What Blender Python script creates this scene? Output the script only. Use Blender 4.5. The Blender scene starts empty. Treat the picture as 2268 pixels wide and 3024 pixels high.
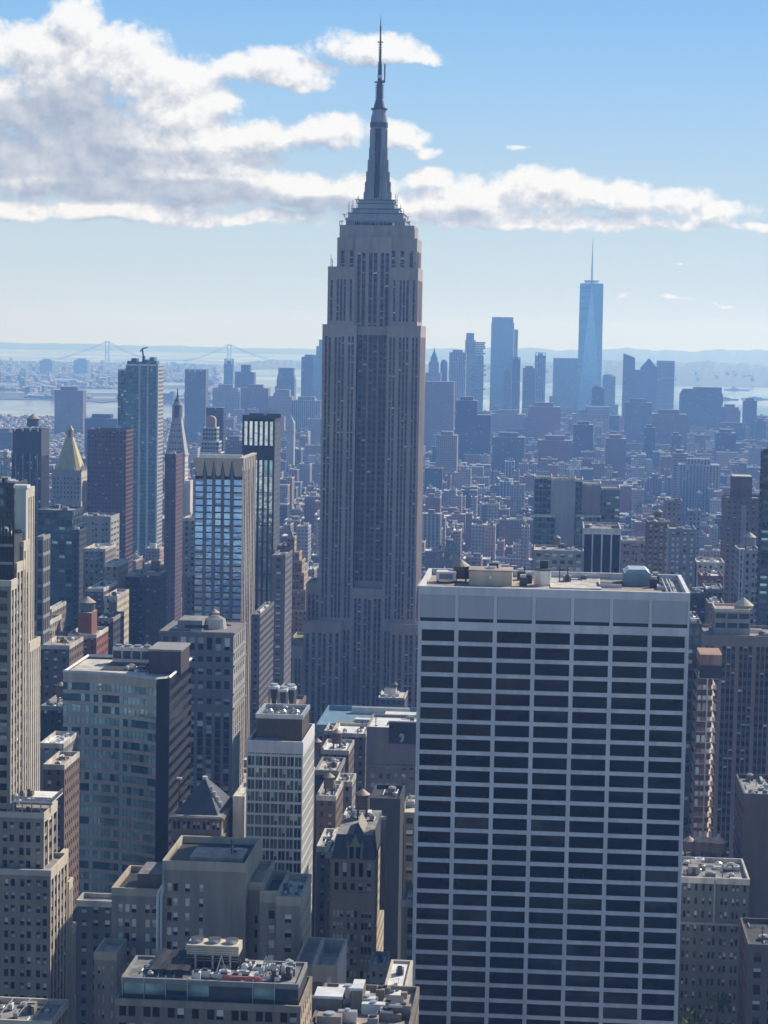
import bpy, math, random
from mathutils import Vector, Matrix
R = math.radians
random.seed(7)
C = bpy.context.scene.collection
SC = bpy.context.scene

# ------------------------------------------------------------------ camera (metres; +Y runs along the avenues)
FOC, CX, CY = 6307.0, 1134.0, 1512.0
CAM = Vector((0, 0, 256))
PSI, PIT, ROLL = R(4.6), R(4.77), R(1.0)
fw = Vector((-math.sin(PSI)*math.cos(PIT), math.cos(PSI)*math.cos(PIT), -math.sin(PIT)))
rt0 = Vector((math.cos(PSI), math.sin(PSI), 0)); up0 = rt0.cross(fw)
rt = rt0*math.cos(ROLL) + up0*math.sin(ROLL); up = up0*math.cos(ROLL) - rt0*math.sin(ROLL)
cam = bpy.data.cameras.new('camera'); camo = bpy.data.objects.new('camera', cam); C.objects.link(camo)
cam.sensor_fit = 'HORIZONTAL'; cam.sensor_width = 36; cam.lens = 36*FOC/2268
cam.clip_start = 1; cam.clip_end = 90000
camo.matrix_world = Matrix(((rt.x, up.x, -fw.x, CAM.x), (rt.y, up.y, -fw.y, CAM.y), (rt.z, up.z, -fw.z, CAM.z), (0, 0, 0, 1)))
SC.camera = camo

def ray(px, py):
    return rt*((px-CX)/FOC) + up*((CY-py)/FOC) + fw
def at(px, py, Y):
    """the point at grid distance Y that a photo pixel shows: (x, z)"""
    d = ray(px, py); t = Y/d.y
    return d.x*t, CAM.z + d.z*t
def proj(x, y, z):
    v = Vector((x, y, z)) - CAM; w = v.dot(fw)
    return CX + FOC*v.dot(rt)/w, CY - FOC*v.dot(up)/w

# ------------------------------------------------------------------ sun, sky with clouds, exposure
SKY_STRENGTH = .076
SUN_AZ, SUN_EL = R(42), R(37)
sdir = Vector((math.sin(SUN_AZ)*math.cos(SUN_EL), math.cos(SUN_AZ)*math.cos(SUN_EL), math.sin(SUN_EL)))
sl = bpy.data.lights.new('sun', 'SUN'); sl.energy = 5.0; sl.angle = R(0.53); sl.color = (1.0, 0.93, 0.83)
so = bpy.data.objects.new('sun', sl); C.objects.link(so); so.location = sdir*3000
so.rotation_euler = sdir.to_track_quat('Z', 'Y').to_euler()
SC.view_settings.view_transform = 'Standard'; SC.view_settings.look = 'None'
SC.view_settings.exposure = 0.2; SC.view_settings.gamma = 1
cy = SC.cycles
cy.use_denoising = True
cy.max_bounces = 5; cy.diffuse_bounces = 3; cy.glossy_bounces = 3; cy.volume_bounces = 1; cy.transparent_max_bounces = 6
cy.sample_clamp_indirect = 6

world = bpy.data.worlds.new('World'); SC.world = world; world.use_nodes = True
wt = world.node_tree; wt.nodes.clear()
def node(t, kind, **kw):
    n = t.nodes.new(kind)
    for k, v in kw.items(): setattr(n, k, v)
    return n
def mth(t, op, a, b=None, c=None, clamp=False):
    n = t.nodes.new('ShaderNodeMath'); n.operation = op; n.use_clamp = clamp
    for i, v in enumerate((a, b, c)):
        if v is None: continue
        if isinstance(v, (int, float)): n.inputs[i].default_value = v
        else: t.links.new(v, n.inputs[i])
    return n.outputs[0]
def mixc(t, f, a, b, blend='MIX'):
    n = t.nodes.new('ShaderNodeMix'); n.data_type = 'RGBA'; n.blend_type = blend
    for s, v in ((0, f), (6, a), (7, b)):
        if isinstance(v, (int, float)): n.inputs[s].default_value = v
        elif isinstance(v, tuple): n.inputs[s].default_value = (*v[:3], 1)
        else: t.links.new(v, n.inputs[s])
    return n.outputs[2]
def mrange(t, v, a, b, c=0.0, d=1.0, smooth=True):
    n = t.nodes.new('ShaderNodeMapRange'); n.interpolation_type = 'SMOOTHSTEP' if smooth else 'LINEAR'
    t.links.new(v, n.inputs[0])
    for i, x in enumerate((a, b, c, d)): n.inputs[1+i].default_value = x
    return n.outputs[0]

# clouds: (pixel x, pixel y, half width, half height, weight) turned into azimuth / elevation in the sky
BLOBS = [(225,70,100,75,1.0),(70,150,130,85,1.0),(330,170,190,100,1.0),(520,330,190,90,.9),(680,470,160,60,.8),(480,500,260,70,.9),(490,235,180,80,1.0),(150,300,280,120,1.0),
 (630,290,110,55,.9),(420,410,300,85,1.0),(600,430,170,85,1.0),(140,480,320,110,1.0),(430,560,400,55,1.0),(300,628,430,36,1.0),
 (800,400,170,50,.95),(960,395,150,50,.9),(1180,395,85,42,1.0),(720,540,130,75,.95),(900,570,110,60,1.0),
 (1000,140,135,52,.75),(880,200,140,44,.8),(780,170,110,42,1.0),(700,190,90,40,.8),(1120,140,130,52,.95),(1240,165,110,28,.75),(930,245,70,30,.75),
 (1080,570,150,65,1.0),(1270,528,80,36,1.0),(1250,600,170,55,1.0),(1400,580,160,66,1.0),(1540,555,110,58,1.0),(1680,565,150,58,1.0),
 (1830,580,140,54,.95),(1980,592,130,48,.85),(2080,625,150,32,.8),(2230,672,90,14,.8),(1450,650,480,34,.85),(1950,655,260,28,.8),
 (760,640,330,30,.7),(1840,865,55,12,.42),(1990,885,60,10,.40),(2130,893,60,9,.38),(2010,778,22,8,.4),(1540,425,60,14,.3),(1250,440,60,30,.6)]
def azel(px, py):
    d = ray(px, py).normalized()
    return math.atan2(d.x, d.y)*10, math.asin(d.z)*10
cg = bpy.data.node_groups.new('cloud_density', 'ShaderNodeTree')
cg.interface.new_socket('P', in_out='INPUT', socket_type='NodeSocketVector')
cg.interface.new_socket('Density', in_out='OUTPUT', socket_type='NodeSocketFloat')
gi = cg.nodes.new('NodeGroupInput'); go = cg.nodes.new('NodeGroupOutput')
P = gi.outputs[0]
# domain warp, then blobs
def noise(t, vec, scale, detail, rough=.55, dist=0.0, dims='3D', sx=None):
    if sx is not None:
        m = t.nodes.new('ShaderNodeVectorMath'); m.operation = 'MULTIPLY'; t.links.new(vec, m.inputs[0]); m.inputs[1].default_value = sx; vec = m.outputs[0]
    n = t.nodes.new('ShaderNodeTexNoise'); n.noise_dimensions = dims
    t.links.new(vec, n.inputs['Vector']); n.inputs['Scale'].default_value = scale; n.inputs['Detail'].default_value = detail
    n.inputs['Roughness'].default_value = rough; n.inputs['Distortion'].default_value = dist
    return n
nw = noise(cg, P, 3.2, 4)
sub = cg.nodes.new('ShaderNodeVectorMath'); sub.operation = 'SUBTRACT'; cg.links.new(nw.outputs['Color'], sub.inputs[0]); sub.inputs[1].default_value = (.5,.5,.5)
wp = cg.nodes.new('ShaderNodeVectorMath'); wp.operation = 'MULTIPLY_ADD'; cg.links.new(sub.outputs[0], wp.inputs[0]); wp.inputs[1].default_value = (.22,.16,0); cg.links.new(P, wp.inputs[2])
acc = None
for (bx, by, rx, ry, wgt) in BLOBS:
    a, e = azel(bx, by); rx = rx*1.12/FOC*10; ry = ry*1.12/FOC*10
    m = cg.nodes.new('ShaderNodeVectorMath'); m.operation = 'MULTIPLY_ADD'; cg.links.new(wp.outputs[0], m.inputs[0])
    m.inputs[1].default_value = (1/rx, 1/ry, 0); m.inputs[2].default_value = (-a/rx, -e/ry, 0)
    l = cg.nodes.new('ShaderNodeVectorMath'); l.operation = 'DOT_PRODUCT'; cg.links.new(m.outputs[0], l.inputs[0]); cg.links.new(m.outputs[0], l.inputs[1])
    v = mth(cg, 'SUBTRACT', wgt, l.outputs['Value'])
    acc = v if acc is None else mth(cg, 'SMOOTH_MAX', acc, v, .35)
acc = mth(cg, 'MAXIMUM', acc, -2.2)
n1 = noise(cg, P, 5.0, 10, .58, .15, sx=(1,1.3,1)); n2 = noise(cg, P, 17, 9, .68, .2)
t_ = mth(cg, 'MULTIPLY_ADD', mth(cg, 'SUBTRACT', n1.outputs['Fac'], .5), 2.25, acc)
t_ = mth(cg, 'MULTIPLY_ADD', mth(cg, 'SUBTRACT', n2.outputs['Fac'], .5), 1.15, t_)
cg.links.new(t_, go.inputs[0])

tc = node(wt, 'ShaderNodeTexCoord'); sep = node(wt, 'ShaderNodeSeparateXYZ'); wt.links.new(tc.outputs['Generated'], sep.inputs[0])
AZ = mth(wt, 'MULTIPLY', mth(wt, 'ARCTAN2', sep.outputs[0], sep.outputs[1]), 10)
EL = mth(wt, 'MULTIPLY', mth(wt, 'ARCSINE', sep.outputs[2]), 10)
def cloud(da, de):
    cb = node(wt, 'ShaderNodeCombineXYZ')
    wt.links.new(mth(wt, 'ADD', AZ, da), cb.inputs[0]); wt.links.new(mth(wt, 'ADD', EL, de), cb.inputs[1])
    g = node(wt, 'ShaderNodeGroup'); g.node_tree = cg; wt.links.new(cb.outputs[0], g.inputs[0])
    return g.outputs[0]
d0 = cloud(0, 0); d1 = cloud(.03, .075)
# thick undersides of the banks
UNDER = [(120,360,330,85,1.0),(130,470,420,60,1.15),(440,565,420,38,1.1),(210,290,150,60,.75),(880,470,220,32,.75),(960,607,140,30,1.0),(820,600,90,30,.5),(1450,645,420,18,.4),(1850,625,160,16,.25),(560,470,120,40,.35),(960,190,120,25,.25)]
us = None; cbu = node(wt, 'ShaderNodeCombineXYZ'); wt.links.new(AZ, cbu.inputs[0]); wt.links.new(EL, cbu.inputs[1])
nu = noise(wt, cbu.outputs[0], 4.0, 6, .6, .3, sx=(1,1.6,1))
for (bx, by, rx, ry, wgt) in UNDER:
    a, e = azel(bx, by); rx = rx/FOC*10; ry = ry*1.15/FOC*10
    m = node(wt, 'ShaderNodeVectorMath', operation='MULTIPLY_ADD'); wt.links.new(cbu.outputs[0], m.inputs[0]); m.inputs[1].default_value = (1/rx, 1/ry, 0); m.inputs[2].default_value = (-a/rx, -e/ry, 0)
    l = node(wt, 'ShaderNodeVectorMath', operation='DOT_PRODUCT'); wt.links.new(m.outputs[0], l.inputs[0]); wt.links.new(m.outputs[0], l.inputs[1])
    v = mth(wt, 'MULTIPLY', mth(wt, 'SUBTRACT', 1.25, l.outputs['Value'], clamp=False), wgt)
    us = v if us is None else mth(wt, 'SMOOTH_MAX', us, v, .4)
us = mrange(wt, mth(wt, 'MULTIPLY_ADD', mth(wt, 'SUBTRACT', nu.outputs['Fac'], .5), 2.2, us), -.15, 1.0)
sky = node(wt, 'ShaderNodeTexSky', sky_type='NISHITA', sun_disc=False, sun_elevation=SUN_EL, sun_rotation=SUN_AZ, altitude=100, air_density=1.0, dust_density=.6, ozone_density=2.5)
hsv = node(wt, 'ShaderNodeHueSaturation'); wt.links.new(sky.outputs[0], hsv.inputs['Color']); hsv.inputs['Saturation'].default_value = 1.15
# pale maritime horizon under the blue
ramp = node(wt, 'ShaderNodeValToRGB'); wt.links.new(mrange(wt, EL, -.2, 3.0, 0, 1, False), ramp.inputs[0])
els = ramp.color_ramp.elements
SKYR = [(0.0,(.56,.65,.70)),(.09,(.56,.64,.665)),(.22,(.47,.60,.69)),(.38,(.33,.53,.76)),(.56,(.20,.43,.76)),(1.0,(.12,.30,.66))]
els[0].position = 0; els[0].color = (*SKYR[0][1], 1); els[1].position = 1; els[1].color = (*SKYR[-1][1], 1)
for p_, c_ in SKYR[1:-1]:
    e_ = els.new(p_); e_.color = (*c_, 1)
rampx = node(wt, 'ShaderNodeVectorMath', operation='SCALE'); wt.links.new(ramp.outputs[0], rampx.inputs[0]); rampx.inputs['Scale'].default_value = 1/SKY_STRENGTH
skyb = mixc(wt, mrange(wt, EL, 1.8, 5.0), rampx.outputs[0], hsv.outputs[0])
alpha = mrange(wt, d0, -.1, .66)
relief = mth(wt, 'SUBTRACT', d0, d1)
lit = mth(wt, 'ADD', mth(wt, 'MULTIPLY_ADD', us, -.56, .72), mth(wt, 'MULTIPLY', relief, mth(wt, 'MULTIPLY_ADD', us, -.45, .85)), clamp=True)
CLOUD_LIT, CLOUD_DARK = tuple(x/SKY_STRENGTH for x in (.865,.86,.85)), tuple(x/SKY_STRENGTH for x in (.34,.38,.465))
ccol = mixc(wt, lit, CLOUD_DARK, CLOUD_LIT)
cvis = mth(wt, 'MULTIPLY', alpha, .94)
skyc = mixc(wt, cvis, skyb, ccol)
bg = node(wt, 'ShaderNodeBackground'); wt.links.new(skyc, bg.inputs[0]); bg.inputs[1].default_value = SKY_STRENGTH
wo = node(wt, 'ShaderNodeOutputWorld'); wt.links.new(bg.outputs[0], wo.inputs[0])
world.cycles.sampling_method = 'MANUAL'; world.cycles.sample_map_resolution = 512

HAZE_DENS, HAZE_COL = 1.15e-4, (.22, .45, 1.0)

# ------------------------------------------------------------------ materials
MATS = {}
def bsdf_mat(name):
    m = bpy.data.materials.new(name); m.use_nodes = True
    t = m.node_tree; return m, t, t.nodes['Principled BSDF']
def wall(name, col, rough=.85, var=.16, spec=.25, metal=0.0, grain=.35):
    """masonry, stone, concrete or metal with weather streaks and blotches"""
    if name in MATS: return MATS[name]
    m, t, b = bsdf_mat(name); MATS[name] = m
    g = node(t, 'ShaderNodeNewGeometry')
    a = noise(t, g.outputs['Position'], 1, 5, .6, sx=(grain, grain, grain*.12))
    c = noise(t, g.outputs['Position'], .035, 4, .6)
    f = mth(t, 'ADD', mth(t, 'MULTIPLY', a.outputs['Fac'], .6), mth(t, 'MULTIPLY', c.outputs['Fac'], .4))
    f = mrange(t, f, .32, .68)
    lo = tuple(x*(1-var*1.3) for x in col); hi = tuple(min(1, x*(1+var)) for x in col)
    t.links.new(mixc(t, f, lo, hi), b.inputs['Base Color'])
    b.inputs['Roughness'].default_value = rough; b.inputs['Specular IOR Level'].default_value = spec; b.inputs['Metallic'].default_value = metal
    return m
def glass(name, col, rough=.12, metal=0.0, spec=.5, var=.5, bump=.15):
    """window glass, slightly uneven from pane to pane"""
    if name in MATS: return MATS[name]
    m, t, b = bsdf_mat(name); MATS[name] = m
    g = node(t, 'ShaderNodeNewGeometry')
    n = noise(t, g.outputs['Position'], .11, 3, .6); k = mrange(t, n.outputs['Fac'], .3, .7)
    t.links.new(mixc(t, k, tuple(x*(1-var) for x in col), tuple(min(1, x*(1+var)) for x in col)), b.inputs['Base Color'])
    b.inputs['Roughness'].default_value = rough; b.inputs['Metallic'].default_value = metal; b.inputs['Specular IOR Level'].default_value = spec
    bp = node(t, 'ShaderNodeBump'); bp.inputs['Strength'].default_value = bump; bp.inputs['Distance'].default_value = .6
    n2 = noise(t, g.outputs['Position'], .28, 3, .55); t.links.new(n2.outputs['Fac'], bp.inputs['Height']); t.links.new(bp.outputs[0], b.inputs['Normal'])
    return m
def gridwall(name, col, wcol, bw, fh, wf=.5, hf=.5, rough=.75, lightf=.035, metal=0.0, var=.15, wmet=0.0):
    """far facades: a regular grid of small windows, each with its own tone"""
    if name in MATS: return MATS[name]
    m, t, b = bsdf_mat(name); MATS[name] = m
    g = node(t, 'ShaderNodeNewGeometry'); s = node(t, 'ShaderNodeSeparateXYZ'); t.links.new(g.outputs['Position'], s.inputs[0])
    u = mth(t, 'DIVIDE', mth(t, 'ADD', s.outputs[0], s.outputs[1]), bw); v = mth(t, 'DIVIDE', s.outputs[2], fh)
    mu = mth(t, 'LESS_THAN', mth(t, 'FRACT', u), wf); mv = mth(t, 'LESS_THAN', mth(t, 'FRACT', v), hf)
    nz = node(t, 'ShaderNodeSeparateXYZ'); t.links.new(g.outputs['Normal'], nz.inputs[0])
    side = mth(t, 'LESS_THAN', mth(t, 'ABSOLUTE', nz.outputs[2]), .5)
    mask = mth(t, 'MULTIPLY', mth(t, 'MULTIPLY', mu, mv), side)
    cb = node(t, 'ShaderNodeCombineXYZ'); t.links.new(mth(t, 'FLOOR', u), cb.inputs[0]); t.links.new(mth(t, 'FLOOR', v), cb.inputs[1])
    wn = node(t, 'ShaderNodeTexWhiteNoise', noise_dimensions='2D'); t.links.new(cb.outputs[0], wn.inputs['Vector'])
    wl = mth(t, 'LESS_THAN', wn.outputs['Value'], lightf)
    wc = mixc(t, wl, mixc(t, wn.outputs['Value'], tuple(x*.6 for x in wcol), tuple(x*1.5 for x in wcol)), (.3, .3, .3))
    n = noise(t, g.outputs['Position'], .03, 4, .6); k = mrange(t, n.outputs['Fac'], .3, .7)
    base = mixc(t, k, tuple(x*(1-var) for x in col), tuple(min(1, x*(1+var)) for x in col))
    t.links.new(mixc(t, mask, base, wc), b.inputs['Base Color'])
    t.links.new(mth(t, 'MULTIPLY_ADD', mask, .2-rough, rough), b.inputs['Roughness'])
    b.inputs['Specular IOR Level'].default_value = .3; b.inputs['Metallic'].default_value = metal
    return m

LIME = wall('limestone', (.33, .30, .27)); 
ESBW = wall('grey_limestone', (.38, .32, .29), var=.16)
ESBS = wall('spandrel_metal', (.105, .092, .092), rough=.6)
WHITE = wall('white_concrete', (.62, .61, .63), var=.14)
PANEL = wall('precast_panel', (.44, .44, .465), var=.06)
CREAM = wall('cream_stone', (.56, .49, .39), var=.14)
TAN = wall('tan_brick', (.31, .26, .21), var=.22)  # shade of the fronts is in this tone; sunlit sides get a lighter copy
TAND = wall('dark_tan_brick', (.21, .175, .145), var=.2)
BROWN = wall('brown_brick', (.17, .125, .105))
RED = wall('red_brick', (.24, .10, .075))
GREY = wall('grey_stone', (.27, .265, .26))
DGREY = wall('dark_grey_metal', (.07, .072, .078), rough=.5)
BLACK = wall('black_metal', (.025, .026, .03), rough=.45)
NAVY = wall('dark_slate_wall', (.055, .06, .07), rough=.7)
MAUVE = wall('mauve_grey_stone', (.27, .24, .245))
GREEN = wall('green_grey_brick', (.125, .135, .12))  # whole tone darkened to stand for a cast shadow on the lower facade
ROOFL = wall('pale_gravel_roof', (.54, .50, .43), rough=.6, spec=.35, var=.35)
ROOFG = wall('grey_membrane_roof', (.25, .245, .24), rough=.7, spec=.25, var=.45)
ROOFD = wall('black_tar_roof', (.05, .048, .047), rough=.6, spec=.3, var=.4)
ROOFW = wall('white_coated_roof', (.72, .72, .70), rough=.5, var=.15)
ROOFT = wall('tan_roof', (.38, .31, .25), rough=.6, var=.3)
STEEL = wall('galvanised_steel', (.55, .56, .57), rough=.38, spec=.5, metal=.5, var=.15)
WUNIT = wall('white_plant_unit', (.70, .70, .68), rough=.5)
WOOD = wall('weathered_wood', (.20, .14, .10))
COPPER = wall('green_copper', (.16, .28, .24))
SLATE = wall('slate_roof', (.075, .085, .10), rough=.5)
GOLD = wall('gilded_tile', (.52, .45, .22), rough=.55, metal=.1, var=.12)
BLUEROOF = wall('blue_roof', (.16, .27, .36), rough=.5)
GRASSR = wall('planted_roof', (.19, .20, .06))
ORANGE = wall('orange_netting', (.33, .19, .14), var=.35)
FOL = wall('foliage', (.095, .13, .04), var=.5, rough=.9)
G_DARK = glass('dark_glass', (.013, .014, .017), spec=.35)
G_MID = glass('mid_glass', (.05, .055, .065), spec=.4)
G_BLIND = wall('window_blind', (.50, .50, .49), var=.12)
G_PALE = wall('pale_blind_sky_reflection', (.78, .77, .74), var=.1)  # blinds, and bright sky reflections painted as a pale tone
G_TEAL = glass('teal_glass', (.40, .60, .57), metal=.5, rough=.14)
G_TEALD = glass('dark_teal_glass', (.055, .12, .135), metal=.25)
G_BLUE = glass('blue_mirror_glass', (.33, .55, 1.0), metal=.65, rough=.08, var=.3, bump=.15)
G_SILV = glass('silver_glass', (.78, .88, .90), metal=.9, rough=.08, var=.4, bump=.4)
G_BLK2 = glass('faint_reflection_glass', (.014, .012, .011), rough=.15, spec=.18, var=.8)  # faint reflections of surrounding buildings put into the glass colour
G_BLK3 = glass('grey_reflection_glass', (.034, .030, .026), rough=.2, spec=.2, var=.8)  # lighter step of the same painted reflections
G_BLACK = glass('black_glass', (.007, .006, .006), rough=.12, spec=.12, var=.7)  # colour mottling hints at reflections in the panes

# ------------------------------------------------------------------ mesh builder
class MB:
    def __init__(s): s.v = []; s.f = []; s.m = []; s.mats = []
    def mi(s, m):
        if m not in s.mats: s.mats.append(m)
        return s.mats.index(m)
    def poly(s, pts, m):
        i = len(s.v); s.v += [tuple(p) for p in pts]; s.f.append(tuple(range(i, i+len(pts)))); s.m.append(s.mi(m))
    def box(s, x0, x1, y0, y1, z0, z1, m, top=None, bottom=True):
        i = len(s.v); s.v += [(x0,y0,z0),(x1,y0,z0),(x1,y1,z0),(x0,y1,z0),(x0,y0,z1),(x1,y0,z1),(x1,y1,z1),(x0,y1,z1)]
        k = s.mi(m); kt = s.mi(top or m)
        fs = [(0,1,5,4),(1,2,6,5),(2,3,7,6),(3,0,4,7)]
        for q in fs: s.f.append(tuple(i+j for j in q)); s.m.append(k)
        s.f.append((i+4,i+5,i+6,i+7)); s.m.append(kt)
        if bottom: s.f.append((i+3,i+2,i+1,i)); s.m.append(k)
    def prism(s, pts, z0, z1, m, top=None, pts2=None):
        pts2 = pts2 or pts; n = len(pts); i = len(s.v)
        s.v += [(x,y,z0) for x,y in pts] + [(x,y,z1) for x,y in pts2]; k = s.mi(m)
        for j in range(n):
            j2 = (j+1) % n; s.f.append((i+j, i+j2, i+n+j2, i+n+j)); s.m.append(k)
        s.f.append(tuple(i+n+j for j in range(n))); s.m.append(s.mi(top or m))
        s.f.append(tuple(i+j for j in reversed(range(n)))); s.m.append(k)
    def cyl(s, cx, cy_, z0, z1, r0, r1, m, n=12):
        ring = lambda r: [(cx+r*math.cos(2*math.pi*(j+.5)/n), cy_+r*math.sin(2*math.pi*(j+.5)/n)) for j in range(n)]
        s.prism(ring(r0), z0, z1, m, pts2=ring(max(r1, .01)))
    def pyr(s, x0, x1, y0, y1, z0, z1, m, t=.02):
        cx, cy_ = (x0+x1)/2, (y0+y1)/2; wx, wy = (x1-x0)*t/2, (y1-y0)*t/2
        s.prism([(x0,y0),(x1,y0),(x1,y1),(x0,y1)], z0, z1, m, pts2=[(cx-wx,cy_-wy),(cx+wx,cy_-wy),(cx+wx,cy_+wy),(cx-wx,cy_+wy)])
    def bar(s, p, q, r, m, r2=None):
        p, q = Vector(p), Vector(q); d = (q-p).normalized(); a = d.orthogonal().normalized(); b = d.cross(a); r2 = r if r2 is None else r2
        i = len(s.v); k = s.mi(m)
        for c, rr in ((p, r), (q, r2)):
            for sx, sy in ((1,1),(-1,1),(-1,-1),(1,-1)): s.v.append(tuple(c + a*rr*sx + b*rr*sy))
        for j in range(4):
            j2 = (j+1) % 4; s.f.append((i+j, i+j2, i+4+j2, i+4+j)); s.m.append(k)
        s.f.append((i,i+1,i+2,i+3)); s.m.append(k); s.f.append((i+4,i+5,i+6,i+7)); s.m.append(k)
    def mesh(s, name):
        me = bpy.data.meshes.new(name); me.from_pydata(s.v, [], s.f)
        for m in s.mats: me.materials.append(m)
        me.polygons.foreach_set('material_index', s.m); me.update(); return me
    def build(s, name, parent=None, loc=None, kind=None, label=None):
        o = bpy.data.objects.new(name, s.mesh(name)); C.objects.link(o)
        if parent is not None: o.parent = parent
        if loc is not None: o.location = loc
        if kind: o['kind'] = kind
        if label: o['label'] = label
        return o
def tag(o, label, cat, group=None, kind=None):
    if label: o['label'] = label
    if cat: o['category'] = cat
    if group: o['group'] = group
    if kind: o['kind'] = kind
    return o

OCC = []          # what already stands where: (px0, px1, pytop, Y, x0, x1, y0, y1)
WINMESH = {}
def win_mesh(w, h, kind):
    """a pane w by h in its own XZ plane; kind = (upper material, lower material, share of the upper one)"""
    key = (round(w, 2), round(h, 2), kind[0].name, kind[1].name, round(kind[2], 2))
    if key not in WINMESH:
        mb = MB(); a = w/2; b = h/2; c = b - h*kind[2]
        if kind[0] is kind[1] or kind[2] <= 0:
            mb.poly([(-a,0,-b),(a,0,-b),(a,0,b),(-a,0,b)], kind[1])
        else:
            mb.poly([(-a,0,-b),(a,0,-b),(a,0,c),(-a,0,c)], kind[1]); mb.poly([(-a,0,c),(a,0,c),(a,0,b),(-a,0,b)], kind[0])
        WINMESH[key] = mb.mesh('window')
    return WINMESH[key]

def even(W, bw, frac=.5, margin=0.0):
    n = max(1, round((W-2*margin)/bw)); s = (W-2*margin)/n
    return [(margin+i*s+s*(1-frac)/2, margin+i*s+s*(1+frac)/2) for i in range(n)]
def bays(W, counts, pier, mull, edge=None):
    """bays of 1..3 windows between wide piers"""
    edge = pier*.7 if edge is None else edge
    nw = sum(counts); ww = (W - 2*edge - pier*(len(counts)-1) - mull*sum(c-1 for c in counts))/nw
    out = []; u = edge
    for c in counts:
        for k in range(c):
            out.append((u, u+ww)); u += ww + (mull if k < c-1 else 0)
        u += pier
    return out
def rows(z0, z1, fh, hf=.5, top=1.5):
    out = []; z = z1 - top
    while z - fh*hf > z0 + .5:
        out.append((z-fh*hf, z)); z -= fh
    return out[::-1]

PAL = {  # window palettes: (weight, upper, lower, share of upper)
 'dark': [(6, G_DARK, G_DARK, 0), (3, G_MID, G_DARK, .5), (1, G_BLIND, G_DARK, .4)],
 'black': [(1, G_BLACK, G_BLACK, 0)],
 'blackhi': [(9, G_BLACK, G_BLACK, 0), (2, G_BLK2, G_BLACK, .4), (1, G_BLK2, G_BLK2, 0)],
 'blacklo': [(3, G_BLACK, G_BLACK, 0), (3, G_BLK2, G_BLK2, 0), (2, G_BLK3, G_BLK2, .5), (2, G_BLK3, G_BLK3, 0)],  # lower rows: painted reflections, more of the lighter glass tones
 'stone': [(9, G_DARK, G_DARK, 0), (1.2, G_BLIND, G_DARK, .35), (1.5, G_MID, G_DARK, .5), (.5, G_PALE, G_DARK, .5)],
 'old': [(5, G_DARK, G_DARK, 0), (3, G_BLIND, G_DARK, .5), (2, G_MID, G_BLIND, .5), (1, G_PALE, G_DARK, .7), (2, G_MID, G_DARK, .5)],
 'bright': [(3, G_PALE, G_BLIND, .5), (3, G_PALE, G_PALE, 0), (2, G_PALE, G_DARK, .6), (2, G_DARK, G_DARK, 0), (1, G_BLIND, G_DARK, .5)],  # pale and blind tones double as bright sky reflected in the panes
 'teal': [(4, G_TEAL, G_TEAL, 0), (3, G_TEALD, G_TEALD, 0), (1, G_SILV, G_TEAL, .5), (1, G_TEAL, G_TEALD, .6)],
 'tealf': [(6, G_TEALD, G_TEALD, 0), (1, G_TEAL, G_TEALD, .4), (2, G_DARK, G_TEALD, .4)],
 'teald': [(3, G_TEALD, G_TEALD, 0), (2, G_DARK, G_DARK, 0), (1, G_TEAL, G_TEALD, .5)],
 'blue': [(6, G_BLUE, G_BLUE, 0), (1, G_BLIND, G_BLUE, .4), (1, G_BLUE, G_BLIND, .6)],
 'bluepale': [(3, G_BLUE, G_BLUE, 0), (3, G_BLIND, G_BLUE, .4), (2, G_PALE, G_BLUE, .6), (1, G_PALE, G_PALE, 0)],
 'silver': [(6, G_SILV, G_SILV, 0), (1, G_TEAL, G_TEAL, 0)],
 'grid': [(5, G_TEALD, G_TEALD, 0), (2, G_MID, G_TEALD, .5), (1, G_BLIND, G_TEALD, .6), (1, G_TEAL, G_TEALD, .5), (2, G_DARK, G_DARK, 0)],
}
def pick(p):
    L = PAL[p]; r = random.uniform(0, sum(x[0] for x in L))
    for x in L:
        r -= x[0]
        if r <= 0: return x[1:]
    return L[-1][1:]

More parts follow.
